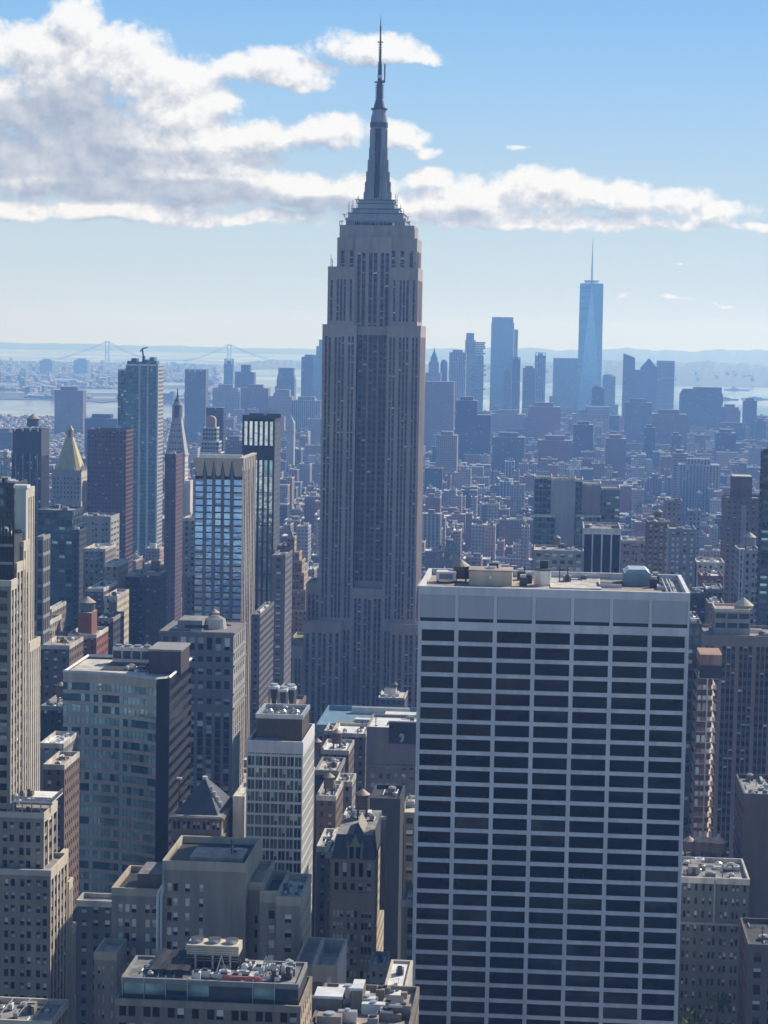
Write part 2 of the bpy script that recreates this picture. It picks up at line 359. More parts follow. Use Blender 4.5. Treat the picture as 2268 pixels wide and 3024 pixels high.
class Bld:
    """one building: an Empty at its base, a wall mesh, roof, windows and whatever else belongs to it"""
    def __init__(s, name, label, cat='building', loc=(0,0,0), group=None, vis=None):
        s.root = bpy.data.objects.new(name, None); C.objects.link(s.root); s.root.location = loc; s.loc = Vector(loc)
        tag(s.root, label, cat, group); s.w = MB(); s.r = MB(); s.roofs = []; s.win = []; s.vis = vis; s.parts = []
    def L(s, x, y, z): return (x-s.loc.x, y-s.loc.y, z-s.loc.z)
    def facade(s, ox, oy, u, n, W, z0, z1, cols, rws, wm, sm=None, rec=.45, srec=0.0, pal='dark', reveal=True, name='window'):
        """a wall sheet with real openings: solid piers, spandrels, reveals; panes go to the window list"""
        sm = sm or wm
        def p(a, d, z): return (ox+u[0]*a-n[0]*d-s.loc.x, oy+u[1]*a-n[1]*d-s.loc.y, z-s.loc.z)
        def q(a, b, c, e, d, m): s.w.poly([p(a,d,c), p(b,d,c), p(b,d,e), p(a,d,e)], m)
        cur = 0
        for a, b in cols:
            if a > cur+1e-4: q(cur, a, z0, z1, 0, wm)
            cur = b
        if W > cur+1e-4: q(cur, W, z0, z1, 0, wm)
        for a, b in cols:
            z = z0
            for k, (c, e) in enumerate(list(rws) + [(z1, z1)]):
                end = k == 0 or k == len(rws)
                if c > z+1e-4: q(a, b, z, c, 0 if (end and srec < .9) else srec, wm if end else sm)
                if e > c:
                    if srec == 0 and reveal:
                        for aa in (a, b): s.w.poly([p(aa,0,c), p(aa,rec,c), p(aa,rec,e), p(aa,0,e)], wm)
                    if reveal:
                        s.w.poly([p(a,0 if srec==0 else srec,e), p(b,0 if srec==0 else srec,e), p(b,rec,e), p(a,rec,e)], sm)
                        s.w.poly([p(a,0 if srec==0 else srec,c), p(b,0 if srec==0 else srec,c), p(b,rec,c), p(a,rec,c)], sm)
                    s.win.append((ox+u[0]*(a+b)/2-n[0]*rec, oy+u[1]*(a+b)/2-n[1]*rec, (c+e)/2, b-a, e-c, u, n, pal if isinstance(pal, str) else pal((a+b)/2, (c+e)/2), name))
                z = e
            if srec > 0 and rws:
                za, zb = (rws[0][0], rws[-1][1]) if srec < .9 else (z0, z1)
                for aa in (a, b): s.w.poly([p(aa,0,za), p(aa,rec,za), p(aa,rec,zb), p(aa,0,zb)], wm)
                s.w.poly([p(a,0,zb), p(b,0,zb), p(b,srec,zb), p(a,srec,zb)], wm)
    def front(s, x0, x1, y, z0, z1, cols, rws, wm, **k): s.facade(x0, y, (1,0), (0,-1), x1-x0, z0, z1, cols, rws, wm, **k)
    def west(s, x, y0, y1, z0, z1, cols, rws, wm, **k): s.facade(x, y0, (0,1), (1,0), y1-y0, z0, z1, cols, rws, wm, **k)
    def east(s, x, y0, y1, z0, z1, cols, rws, wm, **k): s.facade(x, y0, (0,1), (-1,0), y1-y0, z0, z1, cols, rws, wm, **k)
    def plain(s, x0, x1, y0, y1, z0, z1, m, sides='nwes'):
        Lc = s.L
        for c, a, b in (('n', (x0,y0), (x1,y0)), ('w', (x1,y0), (x1,y1)), ('s', (x1,y1), (x0,y1)), ('e', (x0,y1), (x0,y0))):
            if c in sides: s.w.poly([Lc(*a,z0), Lc(*b,z0), Lc(*b,z1), Lc(*a,z1)], m)
    def roof(s, x0, x1, y0, y1, z, m, parapet=1.1, pm=None, t=.5):
        """roof deck below a parapet with a coping"""
        pm = pm or ROOFL; Lc = s.L; zd = z - parapet; R_ = MB(); s.roofs.append(R_)
        R_.poly([Lc(x0+.02,y0+.02,zd), Lc(x1-.02,y0+.02,zd), Lc(x1-.02,y1-.02,zd), Lc(x0+.02,y1-.02,zd)], m)
        if parapet > 0:
            bx = lambda a,b,c,d: R_.box(a-s.loc.x,b-s.loc.x,c-s.loc.y,d-s.loc.y,zd-.5-s.loc.z,z+.12-s.loc.z,pm)
            e = .06
            bx(x0-e,x1+e,y0-e,y0+t); bx(x0-e,x1+e,y1-t,y1+e); bx(x0-e,x0+t,y0+t,y1-t); bx(x1-t,x1+e,y0+t,y1-t)
    def part(s, name, mb, label=None, parent=None):
        o = mb.build(name, parent or s.root, label=label); return o
    def pbox(s, name, x0, x1, y0, y1, z0, z1, m, top=None, label=None):
        mb = MB(); lx, ly, lz = s.loc; mb.box(x0-lx,x1-lx,y0-ly,y1-ly,z0-lz,z1-lz,m,top); return s.part(name, mb, label)
    def tank(s, x, y, z, r=2.0, h=4.0, leg=2.5, m=None):
        mb = MB(); m = m or WOOD; lx, ly, lz = s.loc; x -= lx; y -= ly; z -= lz
        mb.cyl(x, y, z+leg, z+leg+h, r, r*.96, m, 14)
        for sx in (-.6, .6):
            for sy in (-.6, .6): mb.bar((x+sx*r, y+sy*r, z), (x+sx*r, y+sy*r, z+leg), .14, DGREY)
        for k in range(4): mb.cyl(x, y, z+leg+h*(.12+.24*k), z+leg+h*(.15+.24*k), r*1.02, r*1.02, DGREY, 14)
        o = s.part('water_tank', mb); c = MB(); c.cyl(x, y, z+leg+h, z+leg+h+r*.8, r*1.12, .05, ROOFT, 14); c.build('tank_roof', o)
    def clutter(s, x0, x1, y0, y1, z, n=8, big=3.5, seed=0, tank=0):
        """plant on the roof: units, fans, ducts, stair heads"""
        rr = random.Random(seed*31+int(abs(x0)*7)+n); lx, ly, lz = s.loc
        for i in range(n):
            x = rr.uniform(x0, x1); y = rr.uniform(y0, y1); k = rr.random(); mb = MB()
            if k < .45:
                w, d, h = rr.uniform(.35,1)*big, rr.uniform(.35,1)*big, rr.uniform(.35,.9)*big*.8
                m = rr.choice([WUNIT, STEEL, GREY, ROOFG, WUNIT]); X, Y_, Z = x-lx, y-ly, z-lz
                mb.box(X-w/2,X+w/2,Y_-d/2,Y_+d/2,Z+.25,Z+h,m)
                for j in range(3): mb.box(X-w/2-.03, X+w/2+.03, Y_-d/2-.04, Y_-d/2, Z+h*(.25+.22*j), Z+h*(.34+.22*j), DGREY)
                mb.cyl(X, Y_, Z+h, Z+h+.35, min(w,d)*.33, min(w,d)*.33, STEEL, 10)
                for sx in (-.42,.42):
                    mb.box(X+sx*w-.12, X+sx*w+.12, Y_-d*.45, Y_+d*.45, Z, Z+.25, DGREY)
                s.part('plant_unit', mb)
            elif k < .62:
                r = rr.uniform(.15,.35)*big; mb.cyl(x-lx, y-ly, z-lz, z-lz+r*1.6, r, r, STEEL, 12); mb.cyl(x-lx, y-ly, z-lz+r*1.6, z-lz+r*2.0, r*1.25, r*.5, STEEL, 12); s.part('roof_fan', mb)
            elif k < .82:
                Ln = rr.uniform(1.0,2.4)*big; w = rr.uniform(.12,.25)*big
                if rr.random() < .5: mb.box(x-lx-Ln/2,x-lx+Ln/2,y-ly-w,y-ly+w,z-lz+.3,z-lz+.3+1.6*w,rr.choice([STEEL, WUNIT]))
                else: mb.box(x-lx-w,x-lx+w,y-ly-Ln/2,y-ly+Ln/2,z-lz+.3,z-lz+.3+1.6*w,rr.choice([STEEL, WUNIT]))
                s.part('duct', mb)
            elif k < .93:
                mb.box(x-lx-big*.5,x-lx+big*.5,y-ly-big*.6,y-ly+big*.6,z-lz,z-lz+big*.8,rr.choice([TAN, GREY, BROWN]),ROOFG); mb.box(x-lx-.5,x-lx+.5,y-ly-big*.6-.06,y-ly-big*.6,z-lz,z-lz+2.1,DGREY); s.part('stair_bulkhead', mb)
            else:
                hh = rr.uniform(3,7); mb.bar((x-lx,y-ly,z-lz),(x-lx,y-ly,z-lz+hh),.09,DGREY)
                for j in range(3): mb.bar((x-lx-.6,y-ly,z-lz+hh*(.5+.2*j)),(x-lx+.6,y-ly,z-lz+hh*(.5+.2*j)),.05,DGREY)
                s.part('aerial', mb)
        for i in range(max(2, n//2) if n else 0):      # pipes and cable trays on low blocks
            mb = MB(); x = rr.uniform(x0, x1); y = rr.uniform(y0, y1); xe = min(x1, max(x0, x+rr.uniform(-1,1)*big*3)); ye = min(y1, max(y0, y+rr.uniform(-1,1)*big*3)); zz = z-lz+.35
            mb.bar((x-lx,y-ly,zz),(xe-lx,y-ly,zz),.14,rr.choice([STEEL,WUNIT,DGREY])); mb.bar((xe-lx,y-ly,zz),(xe-lx,ye-ly,zz),.14,STEEL); s.part('roof_pipe', mb)
        for i in range(tank):
            s.tank(rr.uniform(x0+2,x1-2), rr.uniform(y0+2,y1-2), z, rr.uniform(1.7,2.4), rr.uniform(3.2,4.4))
    def occ(s, x0, x1, y0, y1, z1):
        pa = proj(x0, y0, z1); pb = proj(x1, y0, z1); OCC.append((min(pa[0],pb[0]), max(pa[0],pb[0]), min(pa[1],pb[1]), y0, x0, x1, y0, y1))
    def done(s, most=100):
        if s.w.f: s.w.build('wall', s.root)
        for R_ in s.roofs + ([s.r] if s.r.f else []): R_.build('roof', s.root)
        sc = []
        for w in s.win:
            px, py = proj(w[0], w[1], w[2]); v = Vector((w[0], w[1], w[2]))-CAM; d = v.length
            area = w[3]*w[4]*abs(v.x*w[6][0]+v.y*w[6][1])/d**3
            ok = -5 < px < 2273 and py < 3030 and (v.x*w[6][0]+v.y*w[6][1]) < 0
            if ok and s.vis: ok = s.vis[0] <= px <= s.vis[2] and s.vis[1] <= py <= s.vis[3]
            sc.append((area if ok else area*1e-6, random.random(), w))
        sc.sort(key=lambda t: (-round(t[0]*1e7), t[1]))
        rest = {}
        for i, (a, _, w) in enumerate(sc):
            x, y, z, ww, hh, u, n, pal, nm = w; kd = pick(pal)
            if i < most:
                o = bpy.data.objects.new(nm, win_mesh(ww, hh, kd)); C.objects.link(o); o.parent = s.root
                o.location = s.L(x, y, z); o.rotation_euler = (0, 0, math.atan2(u[1], u[0]))
            else:
                mb = rest.setdefault('w', MB()); X, Y_, Z = s.L(x, y, z); a2 = ww/2; b = hh/2; c = b-hh*kd[2]
                P_ = lambda t, zz: (X+u[0]*t, Y_+u[1]*t, Z+zz)
                if kd[0] is kd[1] or kd[2] <= 0: mb.poly([P_(-a2,-b),P_(a2,-b),P_(a2,b),P_(-a2,b)], kd[1])
                else:
                    mb.poly([P_(-a2,-b),P_(a2,-b),P_(a2,c),P_(-a2,c)], kd[1]); mb.poly([P_(-a2,c),P_(a2,c),P_(a2,b),P_(-a2,b)], kd[0])
        for mb in rest.values(): mb.build('small_windows', s.root, kind='stuff')
        return s.root

def tower(name, label, px0, px1, py, Y, depth, wm, fcols, frows, wcols=None, wrows=None, rm=ROOFG, cat='building', pal='dark', vis=None,
          sm=None, rec=.45, srec=0.0, side_pal=None, parapet=1.1, pm=None, clut=6, big=3.0, tank=0, z0=0.0, most=100, side_m=None, group=None, seed=1, fin=True, side_srec=None, reveal=True):
    """a plain slab or tower from the picture: north front, the side the photo shows, roof with parapet and plant"""
    x0, za = at(px0, py, Y); x1, zb = at(px1, py+(px1-px0)*.02, Y); z1 = (za+zb)/2
    b = Bld(name, label, cat, ((x0+x1)/2, Y, z0), group, vis); W = x1-x0; D = depth
    fc = fcols(W) if callable(fcols) else fcols; fr = frows(z0, z1) if callable(frows) else frows
    b.front(x0, x1, Y, z0, z1, fc, fr, wm, sm=sm, rec=rec, srec=srec, pal=pal, reveal=reveal)
    wc = (wcols or fcols)(D); wr = (wrows or frows)(z0, z1); k = dict(sm=sm, rec=rec, srec=srec if side_srec is None else side_srec, pal=side_pal or pal, reveal=reveal)
    if (x0+x1) < 0: b.west(x1, Y, Y+D, z0, z1, wc, wr, side_m or wm, **k); b.plain(x0, x1, Y, Y+D, z0, z1, wm, 'se')
    else: b.east(x0, Y, Y+D, z0, z1, wc, wr, side_m or wm, **k); b.plain(x0, x1, Y, Y+D, z0, z1, wm, 'sw')
    b.roof(x0, x1, Y, Y+D, z1, rm, parapet, pm or wm)
    b.occ(x0, x1, Y, Y+D, z1); b.ext = (x0, x1, Y, Y+D, z1)
    if clut: b.clutter(x0+2, x1-2, Y+2.5, Y+D-2, z1-parapet, clut, big, seed, tank)
    if fin: b.done(most)
    return b
EV = lambda bw, fr=.5, mg=0.0: (lambda W: even(W, bw, fr, mg))
RW = lambda fh, hf=.5, top=1.5: (lambda z0, z1: rows(z0, z1, fh, hf, top))

# ------------------------------------------------------------------ the setting: water, land, streets, hills
def sheet(name, pts, z, m, kind='structure'):
    mb = MB(); mb.poly([(x, y, z) for x, y in pts], m); o = mb.build(name); o['kind'] = kind; return o
def water_mat():
    m, t, b = bsdf_mat('harbour_water')
    b.inputs['Base Color'].default_value = (.07, .09, .095, 1); b.inputs['Roughness'].default_value = .2; b.inputs['Specular IOR Level'].default_value = .9
    g = node(t, 'ShaderNodeNewGeometry'); n = noise(t, g.outputs['Position'], 1, 5, .65, sx=(.01,.004,.01)); bp = node(t, 'ShaderNodeBump')
    bp.inputs['Strength'].default_value = .03; bp.inputs['Distance'].default_value = 3; t.links.new(n.outputs['Fac'], bp.inputs['Height']); t.links.new(bp.outputs[0], b.inputs['Normal'])
    n2 = noise(t, g.outputs['Position'], 1, 4, .6, sx=(.0016,.0007,.001)); t.links.new(mrange(t, n2.outputs['Fac'], .35, .65, .10, .26), b.inputs['Roughness'])
    return m
def land_mat(name, cols, sc):
    m, t, b = bsdf_mat(name); g = node(t, 'ShaderNodeNewGeometry')
    n = noise(t, g.outputs['Position'], 1, 6, .65, sx=(sc, sc*.5, sc)); n2 = noise(t, g.outputs['Position'], 1, 4, .7, sx=(sc*9, sc*4, sc*9))
    k = mixc(t, mrange(t, n.outputs['Fac'], .38, .62), cols[0], cols[1]); k = mixc(t, mrange(t, n2.outputs['Fac'], .58, .72), k, cols[2])
    t.links.new(k, b.inputs['Base Color']); b.inputs['Roughness'].default_value = .85; return m
WATER = water_mat()
STREET = land_mat('street_asphalt', ((.05,.05,.052), (.075,.073,.07), (.10,.10,.10)), .02)
FARLAND = land_mat('far_borough_land', ((.045,.06,.04), (.08,.08,.075), (.20,.19,.18)), .0022)
HILLM = land_mat('wooded_hill', ((.05,.065,.035), (.08,.09,.06), (.20,.20,.19)), .0015)
sheet('water', [(-16000,-300),(16000,-300),(16000,29000),(-16000,29000)], 0, WATER)
sheet('ground', [(-1500,-250),(900,-250),(900,3000),(720,4700),(480,5900),(330,6350),(0,6700),(-420,6780),(-760,6500),(-1000,6150),(-1500,5750),(-2300,5400),(-2300,2000)], 1.5, STREET)
def X(px, Y): return at(px, 1100, Y)[0]
# the land across the river, with basins cut into its shore
sheet('far_land', [(X(-400,7500),7500),(X(60,7450),7450),(X(180,7700),7700),(X(300,7300),7300),(X(420,7750),7750),(X(560,8300),8300),(X(640,9000),9000),(X(660,10500),10500),(X(560,11500),11500),(X(640,12600),12600),(X(700,13600),13600),(X(780,14600),14600),(X(945,15000),15000),(X(945,16200),16200),(X(500,15900),15900),(X(250,15500),15500),(X(-400,15900),15900)], 2.2, FARLAND)
BASINS = [(-60,45,9100,9600),(225,345,8300,8900),(330,420,9300,9700),(430,560,8200,9100),(470,600,9700,10300),(110,230,10300,10600),(-100,60,8100,8350),(255,330,7650,7950)]
for k, (pa, pb, ya, yb) in enumerate(BASINS):
    sheet('harbour_basin', [(X(pa,ya),ya),(X(pb,ya),ya+60),(X(pb+14,yb),yb),(X(pa+8,yb),yb-70)], 2.9, WATER)
def ridge(name, px0, px1, Y0, Y1, hfun, seed):
    mb = MB(); n, k = 90, 5; rr = random.Random(seed); ph = [rr.uniform(0, 6) for _ in range(5)]
    for i in range(n+1):
        px = px0+(px1-px0)*i/n
        for j in range(k+1):
            Y = Y0+(Y1-Y0)*j/k; h = hfun(i/n)*(math.sin(math.pi*min(j/k*1.0,1)*.5)**1.0 if j < k else 1)
            w = 1+.10*math.sin(i*.35+ph[0])+.07*math.sin(i*.9+ph[1])+.05*math.sin(i*2.1+ph[2]+j)+.03*rr.uniform(-1,1)
            mb.v.append((X(px, Y), Y, 2+max(0, h*w)))
    a = mb.mi(HILLM)
    for i in range(n):
        for j in range(k):
            q = i*(k+1)+j; mb.f.append((q, q+k+1, q+k+2, q+1)); mb.m.append(a)
    o = mb.build(name); o['kind'] = 'structure'
ridge('hills', 1180, 2700, 11900, 15500, lambda t: 88*min(1, .35+t*1.7), 3)
ridge('hills', 700, 960, 14700, 16200, lambda t: 34*math.sin(math.pi*min(1,max(0,t)))+8, 4)
ridge('hills', -300, 1300, 24500, 27500, lambda t: 62*(1-.5*t), 5)
ridge('hills', 1000, 2700, 21000, 25000, lambda t: 150*(.6+.4*t), 6)

# ------------------------------------------------------------------ haze
hm = bpy.data.materials.new('haze_air'); hm.use_nodes = True; ht = hm.node_tree; ht.nodes.clear()
pv = node(ht, 'ShaderNodeVolumePrincipled'); pv.inputs['Color'].default_value = (*HAZE_COL, 1); pv.inputs['Density'].default_value = HAZE_DENS
pv.inputs['Absorption Color'].default_value = (1,1,1,1); pv.inputs['Anisotropy'].default_value = .25
ho = node(ht, 'ShaderNodeOutputMaterial'); ht.links.new(pv.outputs[0], ho.inputs['Volume'])
hb = MB(); hb.box(-18000,18000,-600,31000,-1,462,hm); hz = hb.build('haze'); hz['kind'] = 'stuff'

# ------------------------------------------------------------------ far towers (their windows are too small to show)
FW = {
 'slate': gridwall('far_slate_facade', (.115,.115,.125), (.03,.033,.04), 3.0, 3.8, .55, .55),
 'pale': gridwall('far_pale_facade', (.30,.285,.275), (.06,.065,.07), 3.4, 3.7, .5, .5),
 'brown': gridwall('far_brown_facade', (.19,.115,.09), (.04,.04,.045), 3.2, 3.4, .45, .5),
 'tan': gridwall('far_tan_facade', (.29,.215,.16), (.045,.045,.05), 3.0, 3.4, .45, .5),
 'glass': gridwall('far_glass_facade', (.10,.19,.29), (.12,.24,.36), 3.2, 4.0, .75, .75, rough=.22, metal=.6),
 'stripe': gridwall('far_striped_facade', (.27,.26,.26), (.04,.043,.05), 4.4, 3.7, .5, .86),
 'band': gridwall('far_banded_facade', (.26,.25,.24), (.04,.043,.05), 60, 3.8, .97, .5),
 'red': gridwall('far_red_facade', (.26,.105,.08), (.045,.04,.045), 2.8, 3.2, .42, .5),
 'pink': gridwall('far_pink_facade', (.38,.255,.225), (.055,.05,.055), 3.0, 3.4, .42, .5),
 'white': gridwall('far_white_facade', (.42,.40,.38), (.07,.07,.08), 2.9, 3.3, .42, .5),
 'dark': gridwall('far_dark_facade', (.05,.052,.058), (.02,.022,.028), 3.2, 3.8, .6, .6),
}
def far(name, label, px0, px1, py, Y, depth, m, crown='mech', cat='skyscraper', steps=(), rm=None, **k):
    x0, z1 = at(px0, py, Y); x1, _ = at(px1, py, Y); m = FW[m] if isinstance(m, str) else m; rm = rm or ROOFG; W = x1-x0; cx = (x0+x1)/2
    o = bpy.data.objects.new(name, None); C.objects.link(o); o.location = (cx, Y, 0); tag(o, label, cat)
    w = MB(); h = W/2; yb = depth
    if crown == 'chamfer': w.prism([(-h,0),(h,0),(h,yb),(-h,yb)], 0, z1-14, m, rm); w.prism([(-h,0),(h,0),(h,yb),(-h,yb)], z1-14, z1, m, rm, pts2=[(-h*.86,3),(h*.86,3),(h*.86,yb-3),(-h*.86,yb-3)])
    else: w.box(-h, h, 0, yb, 0, z1, m, rm)
    for (p0, p1, pyy, dy) in steps:              # lower or higher shoulders, in photo pixels
        a, za = at(p0, pyy, Y+dy); c, _ = at(p1, pyy, Y+dy); w.box(a-cx, c-cx, dy, dy+depth*.7, 0, za, m, rm)
    w.build('wall', o)
    r = MB()
    if crown == 'mech':
        r.box(-h*.62, h*.55, yb*.25, yb*.8, z1, z1+W*.08+3, m, rm); r.build('mechanical_floor', o)
    elif crown == 'pyr': r.pyr(-h, h, 0, yb, z1, z1+k['ch'], k.get('cm', SLATE)); r.build('roof', o)
    elif crown == 'spire':
        r.box(-h*.7, h*.7, yb*.15, yb*.85, z1, z1+k['ch']*.3, m); r.pyr(-h*.62, h*.62, yb*.2, yb*.8, z1+k['ch']*.3, z1+k['ch']*.78, COPPER, .12); r.build('roof', o)
        s2 = MB(); s2.bar((0,yb/2,z1+k['ch']*.76),(0,yb/2,z1+k['ch']),1.6,COPPER,.2); s2.build('spire', o)
    elif crown == 'frame':
        for sx in (-h+1, h-3):
            r.box(sx, sx+2, 1, 3, z1, z1+k['ch'], m); r.box(sx, sx+2, yb-3, yb-1, z1, z1+k['ch'], m)
        r.box(-h+1, h-1, 1, 3, z1+k['ch']-1.5, z1+k['ch'], m); r.box(-h*.5, h*.5, yb*.3, yb*.7, z1, z1+k['ch']*.7, m); r.build('crown_frame', o)
    elif crown == 'dome':
        n = 10
        for j in range(5):
            a, b2 = j/5*math.pi/2, (j+1)/5*math.pi/2
            r.cyl(0, yb/2, z1+k['ch']*math.sin(a), z1+k['ch']*math.sin(b2), h*math.cos(a), h*math.cos(b2), m, 14)
        r.build('dome', o)
    elif crown == 'slant':
        r.poly([(-h,0,z1),(h,0,z1),(h,0,z1+.1),(-h,0,z1+k['ch'])], m); r.poly([(-h,yb,z1),(h,yb,z1),(h,yb,z1+.1),(-h,yb,z1+k['ch'])], m)
        r.poly([(-h,0,z1),(-h,yb,z1),(-h,yb,z1+k['ch']),(-h,0,z1+k['ch'])], m); r.poly([(-h,0,z1+k['ch']),(h,0,z1+.1),(h,yb,z1+.1),(-h,yb,z1+k['ch'])], rm); r.build('roof', o)
    elif crown == 'crenel':
        for j in (-1, -.45, .1, .65): r.box(h*j, h*(j+.35), 0, yb, z1, z1+k['ch'], m)
        r.build('crown', o)
    pa = proj(x0, Y, z1); pb = proj(x1, Y, z1); OCC.append((pa[0], pb[0], min(pa[1], pb[1]), Y, x0, x1, Y, Y+depth))
    return o
T = 'skyscraper'
far(T, 'hazy tower with a green copper spire, just beside the big stone skyscraper', 1266, 1296, 1068, 5600, 30, 'pale', 'spire', steps=((1256,1302,1100,2),(1252,1312,1135,4)), ch=38)
far(T, 'slim hazy rounded tower between the copper spire and the notched slab', 1301, 1321, 1070, 5900, 18, 'slate', 'dome', ch=8)
far(T, 'broad hazy slab with a row of bright roof openings beside the stepped tall tower', 1327, 1376, 1040, 5500, 40, 'stripe', 'mech')
far(T, 'tall hazy stone tower with a narrow stepped top behind the jagged glass tower', 1374, 1404, 1004, 5750, 28, 'pale', 'mech', steps=((1377,1400,983,4),))
o = far(T, 'hazy tower of shifted stacked glass boxes with a jagged edge', 1394, 1428, 1052, 5000, 26, 'glass', 'none')
mbx = MB(); rr = random.Random(4); xx, zz = at(1411, 1052, 5000)
for j in range(9):
    sft = rr.uniform(-3.5, 3.5); mbx.box(-14+sft, 14+sft, rr.uniform(-3,0), 26+rr.uniform(0,3), zz-4+j*4.2, zz-.4+j*4.2, FW['glass'], ROOFL)
    if j < 8:
        mbx.box(-17+sft*.5, 17+sft, -3.5, 20, zz-100+j*11, zz-97+j*11, FW['pale'])
mbx.build('stacked_box', o)
far(T, 'tall pale glass tower with a ribbed crown, highest after the antenna tower', 1451, 1518, 952, 5900, 50, 'glass', 'none', steps=((1453,1516,936,3),(1456,1512,948,-1.5)))
far(T, 'thin pale sunlit slab right behind the tall ribbed glass tower', 1512, 1530, 973, 6150, 30, 'white', 'none')
far(T, 'dark slim tower at the foot of the ribbed glass tower with a wide cap', 1514, 1537, 1060, 5700, 25, 'dark', 'frame', ch=5)
far(T, 'short narrow dark tower in front of the ribbed glass tower', 1488, 1511, 1095, 5500, 24, 'slate')
far(T, 'square hazy office block left of the tower with the open crown', 1544, 1582, 1087, 5600, 35, 'slate')
far(T, 'hazy tower with an open crown frame between two gaps of bright water', 1580, 1612, 1050, 5900, 32, 'stripe', 'frame', ch=9)
far(T, 'wide flat topped blue hazy slab left of the antenna tower', 1634, 1710, 1057, 5800, 45, 'glass', 'none', steps=((1622,1642,1170,-6),))
far(T, 'rounded shoulder hazy tower at the right foot of the antenna tower', 1780, 1818, 1112, 6000, 40, 'glass', 'dome', ch=7, steps=((1812,1826,1195,-2),))
far(T, 'short domed dark tower in front of the antenna tower', 1748, 1785, 1148, 5200, 30, 'dark', 'dome', ch=9)
far(T, 'slim hazy tower with a slanted roof beyond the antenna tower', 1841, 1876, 1056, 5900, 30, 'slate', 'slant', ch=12)
far(T, 'hazy tower topped by a pyramid roof beside the flat topped slab', 1893, 1941, 1086, 6100, 45, 'slate', 'pyr', ch=27, steps=((1874,1896,1092,-3),))
far(T, 'flat topped hazy slab right beside the pyramid roofed tower', 1941, 1993, 1065, 6300, 45, 'band', 'none')
far(T, 'massive dark hazy block with chamfered shoulders standing before the bright water', 2011, 2136, 1148, 5000, 60, 'slate', 'chamfer', steps=((2050,2132,1143,10),))
far(T, 'low hazy block stepping down to the right of the chamfered massive block', 2134, 2182, 1202, 4900, 50, 'brown')
far(T, 'slim dark tower standing alone before the water near the photo edge', 2197, 2236, 1183, 4800, 32, 'slate', steps=((2190,2204,1285,-5),))
far(T, 'squat dark tower in the water gap, rightmost of the far towers', 2233, 2262, 1243, 4700, 30, 'dark')
far(T, 'broad plain slab with rows of small windows beside the big stone skyscraper', 1256, 1341, 1126, 4300, 40, 'brown', 'none')
far(T, 'dark stepped bulky tower in front of the broad plain slab', 1346, 1410, 1182, 3800, 45, 'dark', 'mech', steps=((1405,1450,1225,4),))
far('office_building', 'pale low hazy block at the foot of the ribbed glass tower', 1449, 1552, 1222, 4600, 40, 'pale', cat='building')
far('office_building', 'brown stepped hazy block below the tower with the open crown', 1560, 1655, 1200, 4500, 50, 'red', cat='building', steps=((1545,1600,1235,-4),))
far('office_building', 'pale terraced hazy block below the antenna tower', 1690, 1800, 1222, 4600, 50, 'pale', cat='building', steps=((1730,1800,1200,5),))
far('office_building', 'dark square hazy block in front of the pale terraced block', 1694, 1752, 1254, 3800, 40, 'dark', cat='building')
far('office_building', 'dark hazy block under the slanted roof tower', 1846, 1926, 1188, 4700, 40, 'slate', cat='building')
far('office_building', 'low brown hazy block between the dark block and the chamfered massive block', 1926, 2030, 1222, 4400, 45, 'brown', cat='building')
far('office_building', 'dark boxy block in front of the chamfered massive block', 2116, 2174, 1278, 3900, 40, 'dark', cat='building')
far('office_building', 'small dark block below the brown hazy block', 1903, 1936, 1262, 4000, 30, 'dark', cat='building')
far('office_building', 'dark narrow block with a pale cap below the chamfered massive block', 1984, 2012, 1285, 3700, 26, 'slate', cat='building')
far('office_building', 'wide grey block with tall window strips in the low rise haze', 2006, 2128, 1372, 2900, 45, 'stripe', cat='building')
far('office_building', 'pale banded block beside the wide block with tall window strips', 1990, 2032, 1340, 3050, 45, 'band', cat='building')
far('office_building', 'brown block with small windows low behind the big stone skyscraper', 1290, 1350, 1285, 3300, 40, 'tan', cat='building')
far('office_building', 'grey block beneath the dark stepped bulky tower', 1455, 1550, 1290, 3500, 40, 'slate', cat='building')
far('office_building', 'reddish block below the pale terraced block', 1590, 1690, 1300, 3500, 40, 'red', cat='building')
far('office_building', 'slim dark block below the low brown hazy block', 1790, 1850, 1295, 3600, 40, 'brown', cat='building')
# left of the stone skyscraper
far(T, 'flat topped hazy slab beside the sloped top at the stone skyscraper', 890, 934, 1054, 5800, 40, 'slate', 'mech')
far(T, 'hazy tower with a sloping top half hidden by the big stone skyscraper', 925, 962, 1050, 5700, 40, 'glass', 'slant', ch=1, steps=((934,962,1022,1),(942,962,1003,2)))
far(T, 'hazy tower with a tapered top left of the flat topped slab', 817, 870, 1105, 5900, 40, 'slate', 'chamfer', steps=((822,867,1086,2),(812,826,1140,-1)))
far(T, 'stepped hazy tower right of the slim unfinished tower', 693, 750, 1098, 6000, 40, 'dark', 'none', steps=((712,738,1077,3),(690,702,1150,-2)))
o = far(T, 'slim unfinished tower with an open top, in front of the bridge tower', 661, 688, 1075, 5600, 24, 'glass', 'frame', ch=14)
far(T, 'wide pale slab left of the two stepped hazy towers', 628, 703, 1145, 5000, 40, 'pale', 'mech')
far(T, 'hazy slab with a notched crown standing behind the black framed tower', 546, 608, 1100, 4500, 35, 'slate', 'crenel', ch=7)
far(T, 'grey hazy block right of the wide pale slab', 714, 792, 1145, 5000, 40, 'brown', 'mech')
far(T, 'hazy stone block with a stepped shoulder left of the columned building', 792, 862, 1170, 4900, 40, 'tan', 'mech', steps=((812,855,1150,4),))
far(T, 'hazy civic block with tall columns and a cornice beside the stone skyscraper', 862, 947, 1182, 4600, 40, 'stripe', 'mech')
far(T, 'solitary plum coloured slab with a roof box among low roofs by the river', 161, 245, 1152, 4800, 35, 'brown', 'mech')
